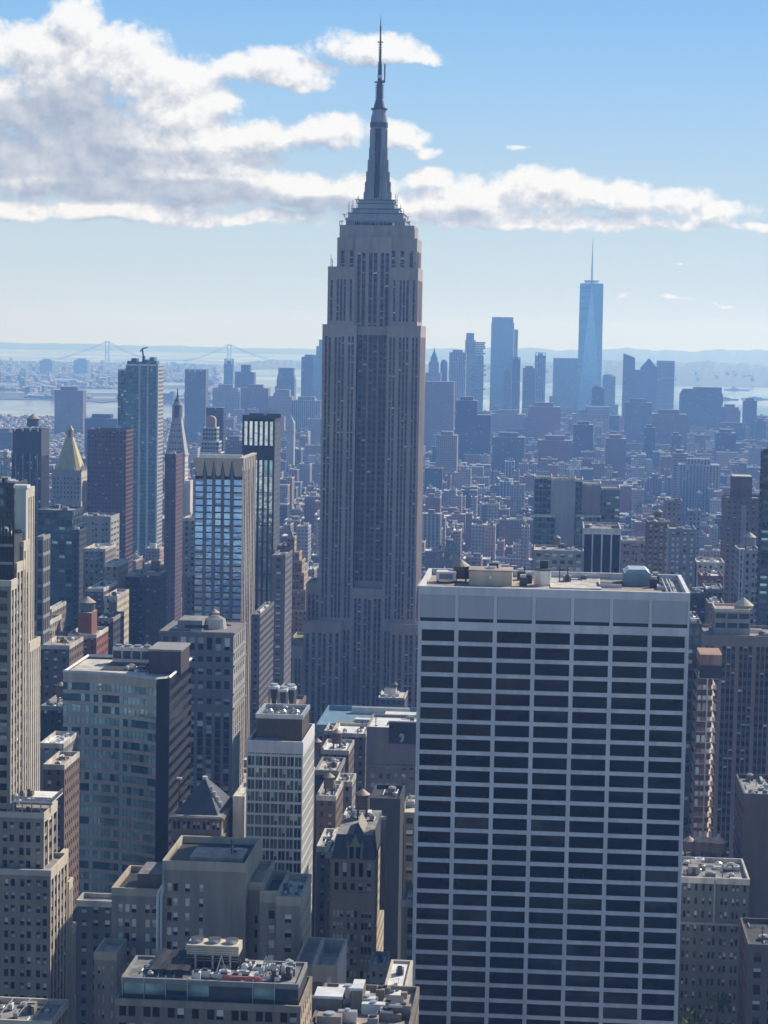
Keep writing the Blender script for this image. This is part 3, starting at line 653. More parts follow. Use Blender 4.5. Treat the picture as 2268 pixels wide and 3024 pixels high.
far('church_tower', 'small white tower with a pointed cap in the low rise haze', 846, 868, 1250, 3500, 18, 'white', 'pyr', cat='tower', ch=14, cm=STEEL)
far('apartment_tower', 'dark flat topped slab behind the tan rounded crown', 609, 660, 1203, 2500, 20, 'dark', 'none', cat='tower')
far('office_building', 'brownish block low behind the black framed tower', 662, 716, 1300, 2700, 30, 'brown', cat='building')
far('office_building', 'low hazy block left of the dark tower with a roof tank', -20, 36, 1275, 3600, 40, 'slate', cat='building')
far('office_building', 'dark stepped block behind the gold pyramid roof', 250, 345, 1235, 3900, 40, 'dark', cat='building')
far('housing_block', 'grey housing slab on the far shore below the left bridge tower', 218, 258, 1063, 11500, 60, 'slate', cat='building')
far('housing_block', 'hazy pair-topped slab on the far shore at the left', 117, 154, 1064, 11500, 60, 'slate', cat='building')

# the antenna tower: a square base turning through eight tall triangles into a square rotated top
def antenna_tower():
    Y = 6050; o = bpy.data.objects.new('skyscraper', None); C.objects.link(o); cx, zt = at(1748, 838, Y); o.location = (cx, Y, 0)
    tag(o, 'tallest hazy glass tower with chamfered faces and a needle antenna', 'skyscraper')
    G1 = gridwall('tower_sky_reflection_facade', (.20,.42,.70), (.18,.40,.68), 1.5, 4.2, .8, .8, rough=.2, metal=.6, lightf=.02)  # lighter copy of the glass, with the reflected sky in its colour
    w = MB(); h = 34; b = [(-h,0),(h,0),(h,2*h),(-h,2*h)]; t = [(0,1),(h-1,h),(0,2*h-1),(-h+1,h)]
    # orientation as seen: a tall triangle in the middle of the front
    z0 = 55; w.prism(b, 0, z0, G1)
    for j in range(4):
        w.poly([(*b[j],z0),(*b[(j+1)%4],z0),(*t[j],zt)], G1); w.poly([(*b[(j+1)%4],z0),(*t[(j+1)%4],zt),(*t[j],zt)], FW['glass'])
    w.prism(t, zt, zt+2, G1, ROOFL); w.build('wall', o)
    r = MB(); r.cyl(0, h, zt+4, zt+10, 20, 22, STEEL, 20); r.build('ring', o)
    s = MB(); top = at(1752, 700, Y)[1]; s.bar((0,h,zt),(0,h,zt+40),2.2,STEEL,1.8); s.cyl(0,h,zt+38,zt+44,3.5,3.5,STEEL,8); s.bar((0,h,zt+40),(0,h,top),1.7,STEEL,.25); s.build('antenna', o)
antenna_tower()

def suspension_bridge():
    o = bpy.data.objects.new('suspension_bridge', None); C.objects.link(o); o['label'] = 'long suspension bridge with two towers far across the bay'; o['category'] = 'bridge'
    P1, P2 = (317, 1008), (677, 1017); Y1, Y2 = 17500, 17900
    xa, za = at(*P1, Y1); xb, zb = at(*P2, Y2); o.location = (xa, Y1, 0); BL = wall('bridge_steel', (.025,.03,.035), rough=.8)
    dx, dy = xb-xa, Y2-Y1; dz = at(317, 1066, Y1)[1]
    def pt(t, z): return (dx*t, dy*t, z)
    for (t, z) in ((0, za), (1, zb)):
        m = MB(); c = pt(t, 0)
        for s in (-13, 13): m.box(c[0]+s-4, c[0]+s+4, c[1]-6, c[1]+6, 0, z, BL)
        for zz in (z*.42, z*.97): m.box(c[0]-13, c[0]+13, c[1]-4, c[1]+4, zz-5, zz+3, BL)
        m.build('bridge_tower', o)
    m = MB(); m.box(dx*-.55, dx*1.5, 0, 1, 0, .01, BL); m = MB()
    n = 24
    for j in range(n):
        t0, t1 = -.45+1.9*j/n, -.45+1.9*(j+1)/n; f = lambda t: dz+8-10*((t-.5)**2)*4*.5
        m.bar(pt(t0, f(t0)), pt(t1, f(t1)), 3.4, BL)
    m.build('deck', o)
    for off in (-12, 12):
        m = MB()
        for j in range(24):
            t0, t1 = j/24, (j+1)/24; f = lambda t: (za+(zb-za)*t) - (za-dz-8)*4*t*(1-t)
            m.bar((dx*t0+off, dy*t0, f(t0)), (dx*t1+off, dy*t1, f(t1)), 1.5, BL)
        for s in (0, 1):
            for j in range(10):
                e0, e1 = j/10, (j+1)/10; sg = -1 if s == 0 else 1; f = lambda e: (za if s == 0 else zb) + (dz-(za if s == 0 else zb))*e**.85
                t0, t1 = s+sg*.42*e0, s+sg*.42*e1; m.bar((dx*t0+off, dy*t0, f(e0)), (dx*t1+off, dy*t1, f(e1)), 1.5, BL)
        m.build('cable', o)
suspension_bridge()
# ------------------------------------------------------------------ the big stone skyscraper
def big_skyscraper():
    b = Bld('skyscraper', 'huge stepped grey stone skyscraper with a tall needle mast, dominating the city', 'skyscraper', (-110, 1255, 0), vis=(830, 660, 1262, 2080))
    c = -110; Y = 1255; FH = 3.75
    B2 = dict(sm=ESBS, rec=.75, srec=.5, pal='stone')
    def bx(x0, x1, y0, z1, cts, zlo, zhi, hf=.5, pier=2.3, wcts=None, z0=0, front=True, y1=None, roofm=ROOFG, wside=True, par=1.2):
        y1 = y1 or 1303; W = x1-x0
        rws = rows(zlo, zhi, FH, hf, 1.4)
        if front: b.front(x0, x1, y0, z0, z1, bays(W, cts, pier, .8), rws, ESBW, **B2)
        else: b.plain(x0, x1, y0, y1, z0, z1, ESBW, 'n')
        if wside: b.west(x1, y0, y1, z0, z1, bays(y1-y0, wcts or [2,3,3,2], pier, .8), rws, ESBW, **B2)
        else: b.plain(x0, x1, y0, y1, z0, z1, ESBW, 'w')
        b.plain(x0, x1, y0, y1, z0, z1, ESBW, 'es'); b.roof(x0, x1, y0, y1, z1, roofm, par, ESBW)
    # upper core, crown
    bx(-130.7, -86.6, 1262, 319.5, [1], 0, 0, front=False, wside=False, y1=1298, z0=300)
    bx(-131.8, -84.6, 1260.5, 312, [1,1,2,2,2,1,1], 284, 306, pier=3.2, y1=1300, z0=255, wcts=[1,2,2,1])
    b.front(-121, -99.5, 1258.6, 255, 312.6, bays(21.5, [2,2,2], 2.0, .8), rows(258, 304, FH, .5, .8), ESBW, **B2); b.plain(-121, -99.5, 1258.6, 1262, 255, 312.6, ESBW, 'ew'); b.roof(-121, -99.5, 1258.6, 1262, 312.6, ROOFG, .4, ESBW)
    # wings
    for s, (xa, xb) in (('l', (-136.7, -120.6)), ('r', (-99.6, -83.6))):
        bx(xa, xb, 1257, 294.8, [1,3,1], 262, 289, y1=1301, z0=255, wcts=[1,2,3,2,1], wside=s == 'r', pier=2.4)
    for s, (xa, xb) in (('l', (-139.2, -118.9)), ('r', (-101.1, -81.2))):
        bx(xa, xb, 1255, 260.9, [2,3,2], 86, 255.5, z0=80, wside=s == 'r', wcts=[2,3,3,3,2])
    # centre bay: recessed above, flush below
    b.front(-118.9, -101.1, 1263.5, 104, 260.5, bays(17.8, [2,2,2], 1.15, .4, .4), rows(106, 258, FH, .6, 1), ESBW, **dict(B2, sm=wall('dark_spandrel_metal', (.15,.135,.135), rough=.6)))
    b.front(-118.9, -101.1, 1255.3, 0, 105, bays(17.8, [2,2,2], 1.7, .7, .9), rows(4, 100, FH, .5, 1), ESBW, **B2)
    b.w.poly([b.L(-118.9,1255.3,105), b.L(-101.1,1255.3,105), b.L(-101.1,1263.5,105), b.L(-118.9,1263.5,105)], ESBW)
    b.plain(-118.9, -101.1, 1255, 1263.6, 104, 260.8, ESBW, 'ew')
    # shoulders and base
    for s, (xa, xb) in (('l', (-148, -139.2)), ('r', (-81.2, -72))):
        bx(xa, xb, 1266, 106, [3], 20, 101, y1=1296, wcts=[2,2,2], wside=s == 'r', pier=1.6)
    for s, (xa, xb) in (('l', (-139.2, -123)), ('r', (-97, -81.2))): pass
    b.front(-139.2, -118.9, 1255.2, 0, 86, bays(20.3, [2,3,2], 2.2, .8), rows(4, 84, FH, .5, 1), ESBW, **B2)
    b.front(-101.1, -81.2, 1255.2, 0, 86, bays(19.9, [2,3,2], 2.2, .8), rows(4, 84, FH, .5, 1), ESBW, **B2)
    bx(-146.8, -124.6, 1246, 85.4, [1,1,2,1,1], 4, 80.5, y1=1255, wcts=[1,1], pier=1.9)
    bx(-95.6, -73, 1246, 85.4, [1,1,2,1,1], 4, 80.5, y1=1255, wcts=[1,1], pier=1.9)
    bx(-158, -146.8, 1244, 70.8, [2,2], 4, 65, y1=1304, wcts=[2,2,2,2], pier=1.8, roofm=GRASSR)
    bx(-73, -62, 1244, 70.8, [2,2], 4, 65, y1=1304, wcts=[2,2,2,2], pier=1.8)
    b.plain(-118.9, -101.1, 1255.3, 1290, 0, 80, ESBW, 'ew')
    b.occ(-139, -81, 1255, 1303, 294); b.occ(-147, -73, 1246, 1303, 85)
    # observation floors: setback metal tiers with a lit gallery
    MET = wall('mast_metal', (.30,.32,.34), rough=.55, metal=.2, spec=.4); DM = wall('mast_dark_metal', (.10,.11,.125), rough=.5, metal=.2)
    lc = b.loc; yc = 1280
    def ring(h, d, z0, z1, m, mb, top=None): mb.box(-h, h, yc-d-lc.y, yc+d-lc.y, z0, z1, m, top)
    g = MB(); ring(17.5, 13.5, 318.4, 322.5, MET, g); ring(17.9, 13.9, 322.5, 324.0, MET, g)
    for k in range(28): g.box(-17+k*1.24, -16.6+k*1.24, yc-13.62-lc.y, yc-13.5-lc.y, 319, 322.3, DM)
    b.part('gallery', g)
    pn = MB()
    for k in range(14): pn.box(-12+k*1.72, -12+k*1.72+.9, yc-13.7-lc.y, yc-13.62-lc.y, 319.6, 321.4, (G_SILV, G_TEAL, G_BLIND)[k % 3]); b.part('gallery_glass', pn)
    t = MB()
    for (h, d, z0, z1) in ((16.4,12.6,324,327.2),(13.6,11.2,327.2,329.9),(10.9,9.6,329.9,333.2),(10.4,9.2,333.2,335.2)):
        ring(h, d, z0, z1, MET, t); ring(h+.35, d+.35, z1-.7, z1-.2, DM, t)
    b.part('mast_base', t)
    s = MB()    # fluted shaft with four stepped wings
    for (h, z0, z1) in ((8.3,335.2,340),(7.7,340,346),(7.0,346,352),(6.2,352,359),(5.5,359,366)):
        s.box(-h, h, yc-2.4-lc.y, yc+2.4-lc.y, z0, z1, MET); s.box(-2.4, 2.4, yc-h-lc.y, yc+h-lc.y, z0, z1, MET)
        s.box(-h*.72, h*.72, yc-h*.72-lc.y, yc+h*.72-lc.y, z0, z1, MET)
    s.cyl(0, yc-lc.y, 335, 378, 5.3, 4.9, MET, 16)
    s.box(-5.15, 5.15, yc-2-lc.y, yc+2-lc.y, 366, 377, MET); s.box(-2.1, -1.7, yc-5.4-lc.y, yc-lc.y, 352, 377, MET); s.box(1.7, 2.1, yc-5.4-lc.y, yc-lc.y, 352, 377, MET)
    s.cyl(0, yc-lc.y, 378, 381, 5.4, 5.4, DM, 16); s.cyl(0, yc-lc.y, 381, 385.5, 5.2, 4.5, MET, 16); s.cyl(0, yc-lc.y, 385.5, 388.5, 4.1, 4.1, MET, 16); s.cyl(0, yc-lc.y, 388.5, 389.3, 5.0, 5.0, DM, 16)
    b.part('mast', s)
    for k, (z0, z1, yy) in enumerate(((336, 352, 8.6), (352, 377, 6.4))):
        w_ = MB(); w_.box(-1.55, 1.55, yc-yy-lc.y, yc-yy+.4-lc.y, z0, z1, G_DARK)
        for q in range(3): w_.box(-.9+q*.8, -.75+q*.8, yc-yy-.1-lc.y, yc-yy-lc.y, z0, z1, DM)
        b.part('mast_window', w_)
    a = MB(); Yc = yc-lc.y
    a.cyl(0,Yc,389.3,395,3.6,2.2,DM,12); a.cyl(0,Yc,395,404.5,1.9,1.7,DM,10)
    for k in range(6): a.cyl(0,Yc,395.6+k*1.4,396.1+k*1.4,2.6,2.6,DM,10)
    a.cyl(0,Yc,404.5,405,3.3,3.3,DM,10); a.cyl(0,Yc,405,416,1.35,1.15,DM,8); a.cyl(0,Yc,407,409,1.5,1.5,WUNIT,8); a.cyl(0,Yc,416,424,.75,.65,DM,8)
    for k in range(7): a.cyl(0,Yc,416.5+k*1.7,416.8+k*1.7,1.25,1.25,DM,8)
    a.cyl(0,Yc,424,432,.55,.5,DM,8); a.cyl(0,Yc,428,428.4,1.8,1.8,DM,8); a.cyl(0,Yc,432,437.5,.5,.6,WOOD,6); a.cyl(0,Yc,437.5,444,.35,.08,DM,6)
    a.bar((2.9,Yc,405),(2.9,Yc,415.5),.28,DM); a.bar((0,Yc,405.6),(2.9,Yc,405.6),.2,DM)
    b.part('antenna', a)
    rr = random.Random(3)    # whip aerials and dishes round the crown
    for (x, z, h) in [(-16.5,327,7),(-15.3,327,5),(-14.4,327,8),(-12.2,330,7),(-11.5,333,5),(11.3,333,6),(12.4,330,8),(13.6,327,6),(16.2,325,5),(-20.5,312.2,4),(23.5,312.5,5),(-25.6,295,7),(-24.8,295,5),(24.4,295,7),(25.8,295,9),(23.6,295,6),(-20.8,319.5,3),(20.6,319.5,3)]:
        m = MB(); y_ = rr.uniform(-10, 4)+Yc if abs(x) < 20 else 8
        m.bar((x,y_,z),(x,y_,z+h),.16,DM,.07); m.bar((x-.5,y_,z+h*.6),(x+.5,y_,z+h*.6),.08,DM); b.part('aerial', m)
    for (x, z, y_) in [(-11.6,334,14),(11.4,334,14),(14.6,329,12),(-18.4,325,11),(19.2,324,11),(21.6,303,5),(24.3,298,4),(15.8,297,4),(-19.5,321,8),(20,321,8)]:
        m = MB(); m.cyl(x, y_, z+.5, z+1.0, .5, 1.4, WUNIT, 10); m.bar((x,y_,z-1),(x,y_,z+.6),.15,DM); b.part('dish', m)
    b.done()
big_skyscraper()

# ------------------------------------------------------------------ the white banded slab in front on the right
def banded_slab():
    Y = 540; x0, x1, z1, D = -34.2, 34.4, 192.0, 42
    b = Bld('office_tower', 'broad white concrete office slab with wide black window bands and seven bays', 'office tower', (0, Y, 0), vis=(1225, 1850, 2045, 3030))
    n = 7; s = (x1-x0)/n; cols = [(k*s+.52, (k+1)*s-.52) for k in range(n)]
    rws = []; z = at(1600, 1868, Y)[1]
    while z > 6: rws.append((z-3.0, z)); z -= 4.03
    rws = rws[::-1]; slot = at(1600, 1838, Y)[1]
    # facade below the parapet panels
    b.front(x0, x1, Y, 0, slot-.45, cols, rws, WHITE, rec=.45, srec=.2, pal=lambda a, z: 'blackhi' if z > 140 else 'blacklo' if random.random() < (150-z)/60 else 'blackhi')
    cw = [(k*6.0+.4, (k+1)*6.0-.4) for k in range(7)]
    b.east(x0, Y, Y+D, 0, slot-.45, cw, rws, WHITE, rec=.95, srec=.32, pal='black'); b.west(x1, Y, Y+D, 0, slot-.45, cw, rws, WHITE, rec=.95, srec=.32, pal='black')
    b.plain(x0, x1, Y, Y+D, 0, z1, WHITE, 's')
    b.w.box(x0+.8-b.loc.x, x1-.8-b.loc.x, .8, D-.8, slot-.6, slot+.5, BLACK)
    for k in range(n+1):
        xx = x0+k*s; b.w.box(max(x0, xx-.45), min(x1, xx+.45), -.02, 1, slot-.45, z1-.25, WHITE)
    b.roof(x0, x1, Y, Y+D, z1, ROOFT, 1.5, WHITE, t=.9)
    for k in range(n):
        m = MB(); m.box(x0+k*s+.5, x0+(k+1)*s-.5, .12, .7, slot+.45, z1-.25, PANEL)
        for q in (.25,.5,.75):
            pass
        b.part('parapet_panel', m)
    for k in range(7):
        for xx in (x0, x1):
            pass
    b.plain(x0+.1, x1-.1, Y+.7, Y+D-.1, slot+.4, z1-.5, PANEL, 'ew')
    zr = z1-1.5
    # roof plant as the photo has it
    def P(px, py): # point of the roof deck seen at a pixel
        d = ray(px, py); t = (zr-CAM.z)/d.z; return d.x*t, d.y*t
    def onroof(px, py): 
        x, y = P(px, py); return max(x0+3, min(x1-3, x)), max(Y+2.5, min(Y+D-2.5, y))
    x, y = onroof(1317, 1722); m = MB(); m.box(x-2.6,x+2.6,y-Y,y-Y+4.5,zr+.6,zr+3.0,WUNIT); m.box(x-1.8,x+1.8,y-Y-.06,y-Y,zr+1.1,zr+2.5,GREY)
    for sx in (-2.3,2.3): m.box(x+sx-.2,x+sx+.2,y-Y+.3,y-Y+4.2,zr,zr+.8,DGREY)
    b.part('cooling_unit', m, 'white louvred cooling unit')
    xa, ya = onroof(1384, 1728); xb, _ = onroof(1512, 1728); m = MB(); m.box(xa,xb,ya-Y,ya-Y+9,zr,zr+3.7,CREAM,ROOFT); m.box(xa-.15,xb+.15,ya-Y-.15,ya-Y+9.15,zr+3.7,zr+4.1,ROOFT)
    m.cyl((xa+xb)/2,ya-Y-.05,zr+1.9,zr+2.7,.5,.5,WUNIT,10); b.part('penthouse', m, 'tan roof penthouse')
    m = MB(); m.cyl(xa+6, ya-Y+4, zr+4.1, zr+4.8, 1.2, 1.2, STEEL, 12); m.box(xa+5,xa+7.6,ya-Y+5,ya-Y+7,zr+4.1,zr+5.4,DGREY); b.part('roof_fan', m)
    b.tank(xa-2.4, ya+8, zr, 2.2, 3.4, .8)
    x, y = onroof(1602, 1728); m = MB(); m.cyl(x,y-Y,zr,zr+4,2.3,2.3,STEEL,16); m.cyl(x,y-Y,zr+4,zr+4.4,2.5,2.5,DGREY,16); m.box(x-.8,x+1.4,y-Y+1,y-Y+2.6,zr+4.4,zr+6.4,DGREY); b.part('plant_drum', m)
    xa, ya = onroof(1842, 1730); xb, _ = onroof(1920, 1730)
    m = MB(); m.prism([(xa,ya-Y),(xb,ya-Y),(xb,ya-Y+12),(xa,ya-Y+12)], zr, zr+3.4, wall('blue_grey_cladding', (.20,.29,.33), rough=.5)); m.prism([(xa+.3,ya-Y+.3),(xb-.3,ya-Y+.3),(xb-.3,ya-Y+11.7),(xa+.3,ya-Y+11.7)], zr+3.4, zr+4.3, STEEL, pts2=[(xa+1.2,ya-Y+1),(xb-1.2,ya-Y+1),(xb-1.2,ya-Y+11),(xa+1.2,ya-Y+11)]); b.part('plant_room', m, 'low blue grey plant room')
    for (pa, pb, pyy, dd) in ((1772,1832,1735,10),(1945,2005,1742,11)):
        xa, ya = onroof(pa, pyy); xb, _ = onroof(pb, pyy); m = MB(); m.box(xa,xb,ya-Y,ya-Y+dd,zr+.02,zr+.35,ROOFD); m.box(xa-.3,xb+.3,ya-Y-.3,ya-Y,zr+.02,zr+1.0,WHITE); m.box(xa-.3,xa,ya-Y,ya-Y+dd,zr+.02,zr+1.0,WHITE); b.part('roof_pit', m)
    for (px, py) in ((1545,1730),(1560,1722),(1930,1735),(1935,1722),(1538,1712)):
        x, y = onroof(px, py); m = MB(); m.box(x-1.0,x+1.0,y-Y-1,y-Y+1,zr,zr+2.2,DGREY); m.cyl(x,y-Y,zr+2.2,zr+3.0,.7,.9,STEEL,10); b.part('roof_fan', m)
    for px in (1548, 1652, 1676):
        x, y = onroof(px, 1722); m = MB(); m.bar((x,y-Y,zr),(x,y-Y,zr+4.5),.1,DGREY); m.bar((x-.6,y-Y,zr+3.6),(x+.6,y-Y,zr+3.6),.06,DGREY); b.part('aerial', m)
    xa, ya = onroof(1625, 1738); xb, yb = onroof(1770, 1706); m = MB(); m.box(xa,xb,ya-Y,yb-Y,zr+.02,zr+.3,ROOFL); m.box(xa,xb,yb-Y,yb-Y+.25,zr+.3,zr+1.2,WHITE); b.part('raised_deck', m)
    b.clutter(x0+5, x1-5, Y+30, Y+D-4, zr, 9, 2.2, 5)
    m = MB()
    for k in (2.2, 3.0, 4.2): m.box(x1-k-1.2, x1-k-.9, 2, D-3, zr+.3, zr+.5+.12*k, STEEL)
    b.part('roof_rail', m)
    b.occ(x0, x1, Y, Y+D, z1); b.done()
banded_slab()

# ------------------------------------------------------------------ left edge: cream setback tower
def setback_tower():
    Y = 565; D = 30
    b = Bld('office_tower', 'cream limestone tower stepping back in tall piers, cut by the left photo edge', 'office tower', (-130, Y, 0), vis=(-5, 1440, 240, 3030))
    def X_(px, py, yy=Y): return at(px, py, yy)
    def blk(px1, py1, yy, dep, fcts, wcts, hf=.55, z0=40, pxl=-140, fh=3.6, m=CREAM, par=1.0, wsr=.35, fp=1.5, wp=1.3):
        x1, z1 = X_(px1, py1, yy); x0 = X_(pxl, py1, yy)[0]
        rws = rows(z0, z1-.5, fh, hf, 2.2)
        b.front(x0, x1, yy, z0, z1, bays(x1-x0, fcts, fp, .7), rws, TAN, rec=.45, srec=0, pal='old')  # darker tan paints the shaded fronts of the same cream stone
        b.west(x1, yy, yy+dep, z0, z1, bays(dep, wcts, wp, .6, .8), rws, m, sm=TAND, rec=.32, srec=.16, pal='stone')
        b.plain(x0, x1, yy, yy+dep, z0, z1, TAN, 'es'); b.roof(x0, x1, yy, yy+dep, z1, ROOFG, par, m)
        return x0, x1, z1
    # lowest, widest step nearest
    x0, x1, z1 = blk(150, 2572, Y, 20, [2,2,2,2,2,2], [1,1,1,1,1], z0=0)
    for k, (pp, pz) in enumerate(((190, 2520), (204, 2605), (213, 2738), (221, 2948))):
        xx, zz = at(pp, pz, Y+19+k*2); yy = Y+19+k*2
        b.plain(x1-2, xx, yy-.0, yy+5, 0, zz, CREAM, 'nse'); b.west(xx, yy, yy+5, 0, zz, bays(5, [1,1], 1.1, .6), rows(0, zz-.5, 3.6, .55, 2), CREAM, sm=TAND, rec=.6, srec=.35, pal='old'); b.roof(x1-2, xx, yy, yy+5, zz, ROOFG, .7, CREAM)
    # middle block with a terrace
    x0m, xm, zm = blk(130, 2402, Y+6, 16, [1,1,2,2,1], [1,1,1], z0=z1-4, pxl=-60)
    blk(33, 1716, Y+10, 7, [1,1,1,1,1], [1,1], z0=z1-6, pxl=-160, wsr=.5)
    blk(50, 1664, Y+17, 11, [1], [1,1,1], z0=z1-6, pxl=10, wsr=.5)
    blk(70, 1600, Y+24, 6, [1,1], [1,1], z0=z1-6, pxl=0, wsr=.5)
    blk(82, 1442, Y+30, 8, [1], [1,1,1], z0=z1-6, pxl=48, wsr=.5, hf=.7)
    blk(87, 1899, Y+31, 13, [1,1], [1,1,1,1,1], z0=z1-6, pxl=20, wsr=.5)
    m = MB(); xa, za = at(50, 1440, Y+29); xb, _ = at(82, 1440, Y+29)
    m.box(xa+130, xb+130, 27, 29.9, za-24, za, wall('sunlit_white_stone', (.56,.54,.50)), ROOFW); m.box(xa+130-.4, xb+130+.4, 26.6, 30.4, za, za+.9, ROOFW); b.part('corner_pier', m)
    # terrace canopy and glass rail on the middle block
    xa, za = at(75, 2362, Y+7); xb, _ = at(172, 2362, Y+7)
    m = MB(); m.box(xm-9+130, xm+2+130, 7, 20, zm+2.6, zm+3.1, WHITE, ROOFW)
    for q in range(5): m.bar((xm-9+130+q*2.6, 7.2, zm), (xm-9+130+q*2.6, 7.2, zm+2.6), .12, STEEL)
    b.part('terrace_canopy', m); m = MB(); m.box(xm-9+130, xm+2+130, 6.8, 6.9, zm+3.1, zm+4.3, G_SILV); m.box(xm+2+130, xm+2.1+130, 6.8, 20, zm+3.1, zm+4.3, G_SILV); b.part('glass_rail', m)
    b.clutter(xm-9, xm-1, Y+9, Y+18, zm+3.1, 4, 2.0, 9); b.clutter(xm-10, xm-1, Y+8, Y+11, zm-.8, 5, 1.6, 4)
    # dark plant frame at the top left
    xa, za = at(-40, 1560, Y+16); xb, _ = at(40, 1560, Y+16)
    m = MB(); m.box(xa+130, xb+130, 16, 34, za-22, za-2, DGREY, ROOFD)
    for q in range(9): m.box(xa+130+q*(xb-xa)/8-.3, xa+130+q*(xb-xa)/8+.3, 15.6, 16, za-22, za+1.5*(q % 3), BLACK)
    for q in range(4): m.box(xa+130, xb+130, 15.5, 16, za-20+q*5, za-19.2+q*5, GREY)
    b.part('plant_screen', m)
    b.clutter(xa+1, xb-1, Y+18, Y+30, za-2, 8, 2.6, 12)
    b.occ(x0, x1, Y, Y+26, z1); b.occ(-200, X_(82, 1442, Y+30)[0], Y+10, Y+42, 190); b.done()
setback_tower()

tower('office_tower', 'dark scaffolded tower top rising behind the cream setback tower', -60, 42, 1425, 640, 16, DGREY, EV(2.4,.6), RW(3.6,.55), rm=ROOFD, pal='teald', clut=9, seed=3, vis=(-5,1420,60,1600))
tower('apartment_building', 'slim grey building edged in pale frames beside the cream setback tower', 108, 128, 1585, 860, 12, GREY, EV(3.2,.7), RW(6.5,.8), pal='dark', rm=ROOFD, clut=2, vis=(100,1585,132,1800))

# ------------------------------------------------------------------ curved green glass building
def curved_building():
    Y = 742; b = Bld('office_tower', 'curved green glass office building with pale stone bands and gravel roof', 'office tower', (-150, Y, 0), vis=(185, 1970, 470, 2620))
    xl, zt = at(187, 1985, Y); xr, _ = at(462, 2010, Y-9); W = xr-xl; n = 22
    pt = [(xl+W*i/n, Y - 9*(i/n)**2.2) for i in range(n+1)]; lx, ly = b.loc.x, b.loc.y
    fh = 4.03; bh = 1.3; z = zt-3.4; ZB = 0
    def band(z0, z1, off, m, mb): 
        for i in range(n):
            (a, c), (d, e) = pt[i], pt[i+1]
            mb.poly([(a-lx,c-off-ly,z0),(d-lx,e-off-ly,z0),(d-lx,e-off-ly,z1),(a-lx,c-off-ly,z1)], m)
            mb.poly([(a-lx,c-off-ly,z1),(d-lx,e-off-ly,z1),(d-lx,e+.8-ly,z1),(a-lx,c+.8-ly,z1)], m); mb.poly([(a-lx,c-off-ly,z0),(d-lx,e-off-ly,z0),(d-lx,e+.8-ly,z0),(a-lx,c+.8-ly,z0)], m)
    BS = wall('band_stone', (.47,.41,.34)); TM = wall('teal_mullion', (.38,.52,.52), rough=.5)
    band(z, zt, .35, BS, b.w); k = 0
    spans = [(0,6),(6,7),(7,13),(13,14),(14,20),(20,22)]
    while z > ZB+6:
        for (i0, i1) in spans:
            mb = MB(); rr = random.Random(k*17+i0)
            base_m = rr.choice([G_TEAL, G_TEAL, G_TEAL, G_TEALD]); alt_m = rr.choice([G_TEALD, G_SILV, G_TEAL, G_TEAL, G_BLIND])
            for i in range(i0, i1):
                (a, c), (d, e) = pt[i], pt[i+1]; zz0, zz1 = z-fh+bh, z
                m = TM if i1-i0 == 1 else (alt_m if (i-i0) in (1, 4) and rr.random() < .6 else base_m)
                mb.poly([(a-lx,c-ly,zz0),(d-lx,e-ly,zz0),(d-lx,e-ly,zz1),(a-lx,c-ly,zz1)], m)
                mb.box(a-lx-.06,a-lx+.06,c-ly-.1,c-ly,zz0,zz1,DGREY)
            near = z > at(300, 2620, Y)[1]
            if i1-i0 == 1:
                for q in range(len(mb.v)): b.w.v.append(mb.v[q])
                base = len(b.w.v)-len(mb.v)
                for f, mi_ in zip(mb.f, mb.m): b.w.f.append(tuple(base+j for j in f)); b.w.m.append(b.w.mi(mb.mats[mi_]))
            elif near: mb.build('window', b.root)
            else: mb.build('window', b.root)
        z -= fh; k += 1; band(z, z+bh, .3, BS, b.w)
    # blank dark flank and slatted west side
    xd, _ = at(500, 2010, Y-7); D = 46; DW = wall('dark_granite', (.03,.029,.03), rough=.8, spec=.05)
    b.w.poly([b.L(xr,Y-9,0), b.L(xd,Y-6.5,0), b.L(xd,Y-6.5,zt), b.L(xr,Y-9,zt)], DW)
    for q in range(3):
        m = MB(); xa = xr+.6+q*(xd-xr-1)/3; 
        for j in range(40):
            zq = zt-5-j*fh
            if zq > 3: m.poly([b.L(xa,Y-9.05+.25*q+.3,zq), b.L(xa+1.1,Y-8.95+.25*q+.3,zq), b.L(xa+1.1,Y-8.95+.25*q+.3,zq+1.7), b.L(xa,Y-9.05+.25*q+.3,zq+1.7)], random.choice([G_DARK,G_MID,G_BLACK]))
    rws = rows(0, zt-1, fh, .62, 1.6)
    b.west(xd, Y-6.5, Y-6.5+D, 0, zt, [(.8, D-.8)], rws, DW, sm=wall('slat_grey', (.05,.049,.05), spec=.05), rec=.5, srec=0, pal='black')
    b.plain(xl, xd, Y, Y+D-6.5, 0, zt, DW, 'se')
    rp = [b.L(x, y+.1, zt-.9) for x, y in pt] + [b.L(xd,Y-6.4,zt-.9), b.L(xd,Y+D-6.6,zt-.9), b.L(xl,Y+D-6.6,zt-.9)]
    b.r.poly(rp, ROOFL)
    for i in range(n): b.r.bar(b.L(pt[i][0],pt[i][1]-.1,zt+.15), b.L(pt[i+1][0],pt[i+1][1]-.1,zt+.15), .42, WHITE)
    b.r.bar(b.L(xl+.3,Y,zt+.15), b.L(xl+.3,Y+D-7,zt+.15), .42, WHITE); b.r.bar(b.L(xl,Y+D-7,zt+.15), b.L(xd,Y+D-7,zt+.15), .42, WHITE); b.r.bar(b.L(xd-.3,Y-6.4,zt+.15), b.L(xd-.3,Y+D-7,zt+.15), .42, STEEL)
    xa, _ = at(440, 1925, Y+8); xb, zb = at(534, 1925, Y+8)
